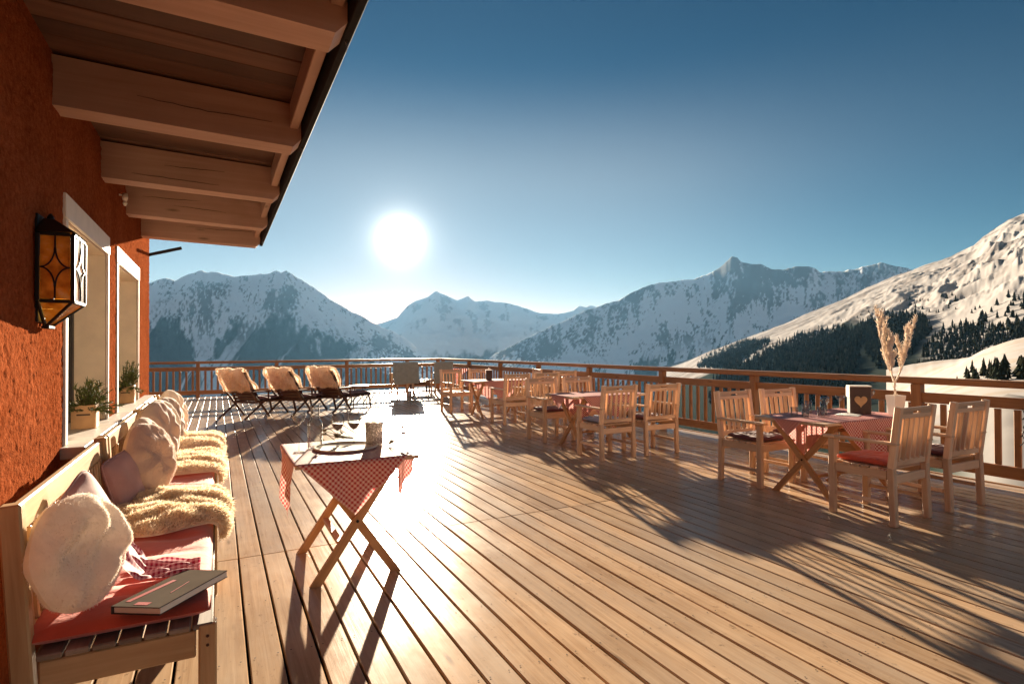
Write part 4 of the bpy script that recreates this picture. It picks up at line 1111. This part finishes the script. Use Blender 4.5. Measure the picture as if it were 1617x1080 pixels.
# ================================================================== LANDSCAPE
def raydir(px, py):
    a = (px-808.5)/F; b = -(py-540)/F
    return fw+r2*a+u2*b
def interp(pts, x):
    xs = [p[0] for p in pts]; return np.interp(x, xs, [p[1] for p in pts])
SNOW = np.array((.90, .91, .93)); ROCK = np.array((.085, .082, .085)); WOODS = np.array((.016, .026, .022))
allz = [-3.0]
class Range: pass
def make_range(name, pts, px0, px1, step, R, r0, z0, rows, ex, amp, colfn, back=.5, seed=0, jag=0.0, wl=600.0, rib=0.0, relief=None):
    px = np.arange(px0, px1+step, step); n = len(px)
    yr = interp(pts, px)
    if jag: yr = yr + jag*(fbm(px/9.0, px*0, 4, seed+50)-.5)*2
    dirs = np.array([raydir(a, b) for a, b in zip(px, yr)]); hor = np.hypot(dirs[:, 0], dirs[:, 1]); tanel = dirs[:, 2]/hor
    hd = np.stack([dirs[:, 0]/hor, dirs[:, 1]/hor], 1)
    Rr = R(px) if callable(R) else np.full(n, float(R)); r0r = r0(px) if callable(r0) else np.full(n, float(r0)); z0r = z0(px) if callable(z0) else np.full(n, float(z0))
    zr = EYE+Rr*tanel
    T = np.concatenate([np.linspace(0, 1, rows+1), 1+back*(np.linspace(0, 1, 13)[1:])**1.3])[:, None]
    tf = np.minimum(T, 1)
    r = r0r+(Rr-r0r)*T
    X = hd[:, 0]*r; Y = hd[:, 1]*r
    kx = np.arange(-90, 91); ker = np.exp(-(kx*step/26.0)**2/2); ker /= ker.sum()
    zs = np.convolve(np.pad(zr, 90, mode='edge'), ker, 'valid')
    rise = zs-z0r
    Z = z0r+rise*tf**ex+(zr-zs)*tf**7-np.maximum(T-1, 0)*rise*1.1
    w = np.sin(PI*np.clip(T, 0, 1))**.75*(T <= 1)
    az = px[None, :]*np.ones_like(T)
    nz = ridged(X/wl, Y/wl, 6, seed, .55)-.55
    Z = Z+rise*amp*nz*w
    if rib: Z = Z+rise*rib*(ridged(az/42.0, T*2.0, 4, seed+9)-.5)*w
    if relief: Z = Z+rise*relief(az, T)
    g = np.gradient(Z, axis=0)/np.maximum(np.gradient(r, axis=0), 1e-3)
    col = colfn(az, T, X, Y, Z, g, nz)
    rws = Z.shape[0]
    V = np.stack([X, Y, Z], -1).reshape(-1, 3)
    i = np.arange(n-1)[None, :]+np.arange(rws-1)[:, None]*n; i = i.ravel()
    Fc = np.stack([i, i+1, i+n+1, i+n], 1)
    me = bpy.data.meshes.new(name); me.vertices.add(len(V)); me.vertices.foreach_set('co', V.astype(np.float32).ravel())
    me.loops.add(Fc.size); me.loops.foreach_set('vertex_index', Fc.astype(np.int32).ravel())
    me.polygons.add(len(Fc)); me.polygons.foreach_set('loop_start', np.arange(0, Fc.size, 4, dtype=np.int32))
    me.polygons.foreach_set('use_smooth', np.ones(len(Fc), dtype=bool)); me.update(calc_edges=True); me.validate()
    ca = me.color_attributes.new('col', 'FLOAT_COLOR', 'POINT')
    c4 = np.concatenate([np.clip(col, 0, 1).reshape(-1, 3), np.ones((len(V), 1))], 1); ca.data.foreach_set('color', c4.astype(np.float32).ravel())
    me.materials.append(MATS['terrain']); o = bpy.data.objects.new(name, me); C.objects.link(o); struct(o)
    allz.extend((Z.min(), Z.max()))
    q = Range(); q.px = px; q.X, q.Y, q.Z = X[:rows+1], Y[:rows+1], Z[:rows+1]; q.n = n
    dep = X*fw.x+Y*fw.y+(Z-EYE)*fw.z
    q.py = (540-F*(X*u2.x+Y*u2.y+(Z-EYE)*u2.z)/dep)[:rows+1]
    return q
def mixc(a, b, m): return a+(b-a)*m[..., None]
def base(shape, c): return np.ones((*shape, 1))*c

def speck(X, Y, f, seed, lo, hi): return sst(lo, hi, fbm(X/f, Y/f*1.0, 6, seed, .68))
def col1(az, T, X, Y, Z, g, nz):
    c = base(az.shape, SNOW)
    n2 = fbm(az/55, T*4, 3, 23)
    pk = .07*np.exp(-((az-450)/55)**2)*sst(.55, .9, T)+.04*np.exp(-((az-300)/60)**2)
    wv = fbm(az/22, T*7, 4, 24)
    q = ridged(az/13+2.2*wv, T*4.5+1.5*wv, 5, 21, .62); f = fbm(az/2.6, T*44, 4, 22, .62)
    rk = sst(.565, .62, .52*q+.42*f+.5*(n2-.5)+pk+.02)*sst(.40, .60, T+.25*(n2-.5))
    c = mixc(c, ROCK, np.clip(rk, 0, 1)*.82)
    lim = .56+.18*(n2-.5)*2+.12*np.exp(-((az-262)/35)**2)-.30*np.exp(-((az-322)/16)**2)+.04*np.exp(-((az-440)/90)**2)-.12*sst(520, 640, az)
    fr = sst(-.05, .03, lim-T+.20*(fbm(az/7, T*14, 5, 33, .65)-.5)*2)
    u = az+(T-.25)*-190
    ch = sst(.60, .68, fbm(u/22+2, T*1.3+1, 4, 35)+.22*np.exp(-((u-318)/16)**2)+.12*np.exp(-((u-270)/7)**2))
    c = mixc(c, WOODS, np.clip(fr*(1-.92*ch), 0, 1)*.95)
    sc = sst(.56, .66, fbm(az/4, T*40, 4, 37, .6))*sst(.25, 0, np.abs(T-lim-.06))
    return mixc(c, WOODS*1.5, sc*.8*(1-.8*ch))
def col2(az, T, X, Y, Z, g, nz):
    c = base(az.shape, SNOW*.97); rk = sst(.56, .68, fbm(az/10, T*9, 5, 41, .6))*sst(.3, .7, T)
    c = mixc(c, ROCK*1.6, rk*.5)
    fr = sst(-.06, .06, .22-T+.3*(fbm(az/12, T*8, 5, 43)-.5)); return mixc(c, WOODS*1.3, fr*.8)
def col3(az, T, X, Y, Z, g, nz):
    c = base(az.shape, SNOW)
    n2 = fbm(az/50, T*4, 3, 53)
    pk = .09*np.exp(-((az-1165)/45)**2)+.09*np.exp(-((az-1275)/70)**2)+.03*np.exp(-((az-1000)/60)**2)
    wv = fbm(az/22, T*7, 4, 54); w = az+T*50
    q = ridged(w/12+2.2*wv, T*5+1.6*wv, 5, 51, .62); f = fbm(az/2.6, T*44, 4, 52, .62)
    rk = sst(.57, .625, .52*q+.42*f+.5*(n2-.5)+pk*sst(.35, .7, T)+.01)*sst(.34, .55, T+.2*(n2-.5))
    c = mixc(c, ROCK, np.clip(rk, 0, 1)*.82)
    u = az-(T-.2)*70
    st = fbm(u/11, T*1.6, 5, 55, .6)
    lim = .27+.13*(fbm(az/60, az*0, 3, 57)-.5)*2
    fr = sst(.47, .56, st+.9*(lim-T))*sst(-.14, .02, lim+.04-T)
    fr = np.maximum(fr, sst(.55, .63, fbm(az/5, T*26, 5, 59, .65)+.7*(lim+.04-T))*sst(-.2, 0, lim+.12-T))
    return mixc(c, WOODS*1.1, np.clip(fr, 0, 1)*.95)
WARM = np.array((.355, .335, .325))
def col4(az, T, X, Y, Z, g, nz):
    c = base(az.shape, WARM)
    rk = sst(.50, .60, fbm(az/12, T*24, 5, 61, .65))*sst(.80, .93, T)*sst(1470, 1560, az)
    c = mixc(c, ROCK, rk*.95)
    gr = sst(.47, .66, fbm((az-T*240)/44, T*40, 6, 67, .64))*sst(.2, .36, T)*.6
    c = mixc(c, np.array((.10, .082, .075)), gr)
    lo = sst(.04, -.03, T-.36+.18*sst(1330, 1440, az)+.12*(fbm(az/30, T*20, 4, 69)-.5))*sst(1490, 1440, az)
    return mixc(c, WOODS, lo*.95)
def colb(az, T, X, Y, Z, g, nz):
    c = base(az.shape, WARM*1.1); gr = sst(.48, .66, fbm((X-Y)/26, (X+Y)/5, 5, 71, .6))*.55
    return mixc(c, np.array((.35, .27, .2)), gr)

P1 = [(-400, 420), (-200, 430), (0, 440), (150, 450), (236, 446.5), (262, 439), (276.5, 443.6), (297, 433), (320, 427.6), (329, 430.5), (343, 429), (361, 436), (390, 436), (410, 432), (422, 433), (436, 426.7), (443.7, 430.5), (452, 427.6), (462.6, 433), (477, 443.6), (497, 456.7), (520.7, 472.7), (549.8, 488.7), (573, 500), (593, 512), (616.6, 522), (637, 532), (666, 556), (720, 590)]
P2 = [(480, 540), (560, 525), (595.6, 511.7), (626.8, 502.6), (642, 484.4), (658, 474), (676, 468.8), (687.8, 459.7), (702, 466), (721.6, 475), (738.4, 467.5), (751, 476.6), (769.6, 475), (803, 479), (829, 487), (855, 494.8), (881, 496), (904.7, 491), (915, 482.6), (925, 485.7), (933, 483), (980, 492), (1060, 500)]
P3 = [(730, 590), (780, 560), (816.7, 541.4), (855.7, 522), (883.5, 509.4), (905.8, 500), (922.5, 490), (939, 487), (964, 477), (978, 474.6), (994.8, 463.5), (1011.5, 455), (1042, 446.8), (1072.7, 442.6), (1095, 441), (1120, 431.5), (1136.8, 423), (1156, 405), (1164.6, 407.8), (1174, 416), (1200.8, 417.6), (1217.5, 424.5), (1239, 426), (1259, 421), (1279, 421), (1296, 429.6), (1322, 429.6), (1352, 424.6), (1392, 414.7), (1412, 419.6), (1442, 425.6), (1500, 440), (1600, 460)]
P4 = [(1040, 600), (1080, 578), (1110, 559), (1180, 532.5), (1236, 512.6), (1279, 492.7), (1329, 474), (1365.6, 456), (1412, 436), (1442, 426), (1462, 418), (1495, 408), (1521.7, 394.7), (1538, 388), (1551.6, 374.8), (1568, 363), (1591.5, 348), (1617, 336.6), (1750, 290), (1950, 240), (2300, 230)]
P5 = [(1400, 640), (1440, 615), (1472, 595.6), (1512, 576), (1551.6, 552.5), (1591, 539), (1617, 532.5), (1800, 500), (2300, 470)]
G1 = make_range('hills', P1, -400, 720, 1.6, 5000, 2300, -330, 130, 1.25, .12, col1, .5, 1, 2.2, 700, .03)
G2 = make_range('hills', P2, 480, 1060, 1.8, 8200, 5600, -200, 90, 1.3, .14, col2, .4, 2, 1.2, 1100, .03)
G3 = make_range('hills', P3, 730, 1600, 1.6, lambda p: 3900+1900*sst(780, 1180, p), lambda p: 2300+300*sst(780, 1180, p), -330, 130, 1.25, .085, col3, .5, 3, 1.8, 800, .02)
G4 = make_range('ski_slope', P4, 1040, 2300, 1.8, lambda p: 2300-700*sst(1100, 1800, p), lambda p: 420-60*sst(1100, 1700, p), lambda p: -62+20*sst(1200, 1700, p), 150, .84, .012, col4, .4, 4, .8, 260, .0, relief=lambda az, T: (.10*(ridged((az-T*260)/75, T*17, 5, 67, .5)-.6)+.035*(fbm(az/30, T*50, 4, 68)-.5)+.014*(fbm((az-T*200)/8, T*130, 3, 70)-.5))*np.sin(PI*np.clip(T, 0, 1))**.7*sst(.12, .4, T))
G5 = make_range('snow_bank', P5, 1400, 2300, 3.0, 300, 60, -6.5, 60, 1.1, .10, colb, .6, 5, .6, 40, .0)
# ground under and round the terrace, falling away to the valley
def ground():
    px = np.concatenate([np.linspace(-180, 180, 361)])      # degrees from the view axis
    r = 3.0*1.034**np.arange(236)
    a = np.radians(px)+YAW; A, Rr = np.meshgrid(a, r); X = np.sin(A)*Rr; Y = np.cos(A)*Rr
    right = sst(36.5, 41, px)*(1-sst(100, 140, px)); right = right[None, :]*np.ones_like(Rr)
    lz = -2.6-.150*np.maximum(Rr-14, 0); lz = np.maximum(lz, -345-.02*Rr)
    rz = -1.7-.035*np.minimum(Rr, 70)-.13*np.maximum(Rr-90, 0); rz = np.maximum(rz, -350)
    Z = lz*(1-right)+rz*right
    Z += (fbm(X/14, Y/14, 4, 81)-.5)*np.minimum(Rr*.02, 5.0)
    fr = sst(.26, .34, fbm(X/120, Y/120, 5, 83)+.25*(fbm(X/9, Y/9, 3, 85)-.5))*(1-right)*sst(14, 22, Rr)
    col = mixc(base(X.shape, WARM*.62), WOODS*1.2, fr*.95)
    n = len(px); V = np.stack([X, Y, Z], -1).reshape(-1, 3); i = (np.arange(n-1)[None, :]+np.arange(len(r)-1)[:, None]*n).ravel()
    Fc = np.stack([i, i+n, i+n+1, i+1], 1)
    me = bpy.data.meshes.new('ground'); me.from_pydata(V.tolist(), [], Fc.tolist()); me.polygons.foreach_set('use_smooth', np.ones(len(Fc), dtype=bool))
    ca = me.color_attributes.new('col', 'FLOAT_COLOR', 'POINT'); ca.data.foreach_set('color', np.concatenate([np.clip(col, 0, 1).reshape(-1, 3), np.ones((len(V), 1))], 1).astype(np.float32).ravel())
    me.materials.append(MATS['terrain']); me.update(); o = bpy.data.objects.new('ground', me); C.objects.link(o); struct(o); allz.append(Z.min())
ground()

# ------------------------------------------------------------------ conifers
def cone_tree(mb, p, h, rr, lev=5, sides=7):
    p = Vector(p); R = h*rr.uniform(.16, .30)
    for k in range(lev):
        zb = h*(.10+.80*k/lev); zt_ = h*min(1, .10+.80*k/lev+.36); rad = R*(1-k/lev*.88)*rr.uniform(.85, 1.1); b = len(mb.v)
        a0 = rr.uniform(0, 6)
        for i in range(sides):
            a = a0+2*PI*i/sides; q = rad*rr.uniform(.62, 1.15); mb.v.append(p+Vector((q*math.cos(a), q*math.sin(a), zb-h*.03*rr.random())))
        mb.v.append(p+Vector((rr.uniform(-.02, .02)*h, rr.uniform(-.02, .02)*h, zt_)))
        for i in range(sides): mb.face((b+i, b+(i+1) % sides, b+sides), [(0, 0)]*3)
def locate(G, x, y):
    """ground point of a range seen in direction (x, y), or None"""
    c = int(round((x-G.px[0])/(G.px[1]-G.px[0])))
    if c < 0 or c >= G.n: return None
    col = G.py[:, c]
    for k in range(len(col)-1):
        if col[k] >= y > col[k+1]:
            q = (col[k]-y)/(col[k]-col[k+1]+1e-9)
            return Vector((G.X[k, c]*(1-q)+G.X[k+1, c]*q, G.Y[k, c]*(1-q)+G.Y[k+1, c]*q, G.Z[k, c]*(1-q)+G.Z[k+1, c]*q))
    return None
def inpoly(x, y, P):
    s = False; j = len(P)-1
    for i in range(len(P)):
        if (P[i][1] > y) != (P[j][1] > y) and x < (P[j][0]-P[i][0])*(y-P[i][1])/(P[j][1]-P[i][1])+P[i][0]: s = not s
        j = i
    return s
def cr(L_): return [(1080+a/3.011, 320+b/3.011) for a, b in L_]
FA = cr([(60, 790), (110, 735), (300, 655), (420, 660), (300, 735), (230, 790)])
FB = cr([(290, 775), (420, 685), (560, 632), (700, 606), (760, 604), (835, 650), (815, 760), (795, 830), (760, 960), (120, 960), (180, 800), (290, 800)])
FCc = cr([(810, 592), (900, 562), (1060, 532), (1150, 560), (1180, 600), (1130, 640), (1060, 720), (960, 800), (930, 790), (870, 720), (840, 680)])
FD = cr([(1120, 735), (1200, 620), (1300, 580), (1420, 605), (1520, 590), (1617, 560), (1700, 560), (1700, 610), (1500, 650), (1380, 700), (1200, 745)])
FE = cr([(1060, 830), (1100, 765), (1300, 718), (1420, 680), (1620, 608), (1700, 600), (1700, 650), (1450, 690), (1300, 760), (1160, 830)])
rr = random.Random(99); mb = MB(); cnt = 0
def scatter(G, P, n, h0, h1, mbx, lev=4):
    xs = [p[0] for p in P]; ys = [p[1] for p in P]; k = 0; tries = 0
    while k < n and tries < n*12:
        tries += 1; x, y = rr.uniform(min(xs), max(xs)), rr.uniform(min(ys), max(ys))
        if not inpoly(x+rr.gauss(0, 3), y+rr.gauss(0, 1.5), P): continue
        p = locate(G, x, y)
        if p is None: continue
        cone_tree(mbx, p-Vector((0, 0, .5)), rr.uniform(h0, h1), rr, lev, 6); k += 1
scatter(G4, FA, 900, 9, 16, mb); scatter(G4, FB, 3600, 5, 13, mb); scatter(G4, FCc, 1300, 4, 11, mb); scatter(G4, FD, 420, 3, 8.5, mb); scatter(G4, FE, 700, 2, 5, mb)
o = mb.build('forest', 'conifer'); struct(o, 'stuff')
protos = []
for k in range(5):
    m = MB(); cone_tree(m, (0, 0, 0), 1.0, rr, 6, 9); m.tube([(0, 0, -.04), (0, 0, .14)], [.02, .015], 5)
    protos.append(m)
def lone(G, zone, n, h0, h1, label, group):
    k = 0; tries = 0; out = []
    while k < n and tries < n*40:
        tries += 1; x, y = zone(); p = locate(G, x, y)
        if p is None: continue
        i = rr.randrange(5)
        if not isinstance(protos[i], bpy.types.Object):
            protos[i] = protos[i].build('conifer_tree', 'conifer'); q = protos[i]
        else: q = protos[i].copy(); C.objects.link(q)
        h = rr.uniform(h0, h1); q.location = p-Vector((0, 0, h*.02)); q.scale = (h*rr.uniform(.9, 1.4), h*rr.uniform(.9, 1.4), h); q.rotation_euler = (0, 0, rr.uniform(0, 6))
        tag(q, label, 'tree', group); k += 1
def zn(P):
    xs = [p[0] for p in P]; ys = [p[1] for p in P]
    def f():
        while True:
            x, y = rr.uniform(min(xs), max(xs)), rr.uniform(min(ys), max(ys))
            if inpoly(x, y, P): return x, y
    return f
lone(G4, zn(cr([(440, 640), (760, 560), (1000, 470), (1330, 430), (1330, 500), (1180, 540), (820, 590), (480, 660)])), 70, 2.5, 6, 'small dark conifer scattered on the sunlit upper ski slope', 'conifers on the sunlit slope')
lone(G4, zn(cr([(1380, 480), (1617, 440), (1617, 600), (1320, 620)])), 45, 3.5, 8, 'dark conifer standing on the shaded blue snow of the slope', 'conifers on the shaded slope')
lone(G5, zn(cr([(1270, 845), (1400, 800), (1620, 815), (1620, 850), (1270, 860)])), 30, 1.6, 4.2, 'dark conifer in the row below the near snow bank', 'conifers below the snow bank')

# ------------------------------------------------------------------ valley air
zlo, zhi = min(allz)-1.0, max(allz)+15
me = bpy.data.meshes.new('haze'); x0, x1, y0, y1 = -14000, 14000, -13000, 14500
vs = [(x, y, z) for z in (zlo, zhi) for x, y in ((x0, y0), (x1, y0), (x1, y1), (x0, y1))]
me.from_pydata(vs, [], [(3, 2, 1, 0), (4, 5, 6, 7), (0, 1, 5, 4), (1, 2, 6, 5), (2, 3, 7, 6), (3, 0, 4, 7)])
hz = bpy.data.objects.new('haze', me); C.objects.link(hz); struct(hz, 'stuff')
hm = bpy.data.materials.new('haze'); hm.use_nodes = True; ht = hm.node_tree; ht.nodes.clear()
ho = ht.nodes.new('ShaderNodeOutputMaterial'); pv = ht.nodes.new('ShaderNodeVolumePrincipled')
pv.inputs['Color'].default_value = (.23, .55, .95, 1); pv.inputs['Density'].default_value = 2.1e-5; pv.inputs['Anisotropy'].default_value = .3
ht.links.new(pv.outputs[0], ho.inputs['Volume']); me.materials.append(hm)
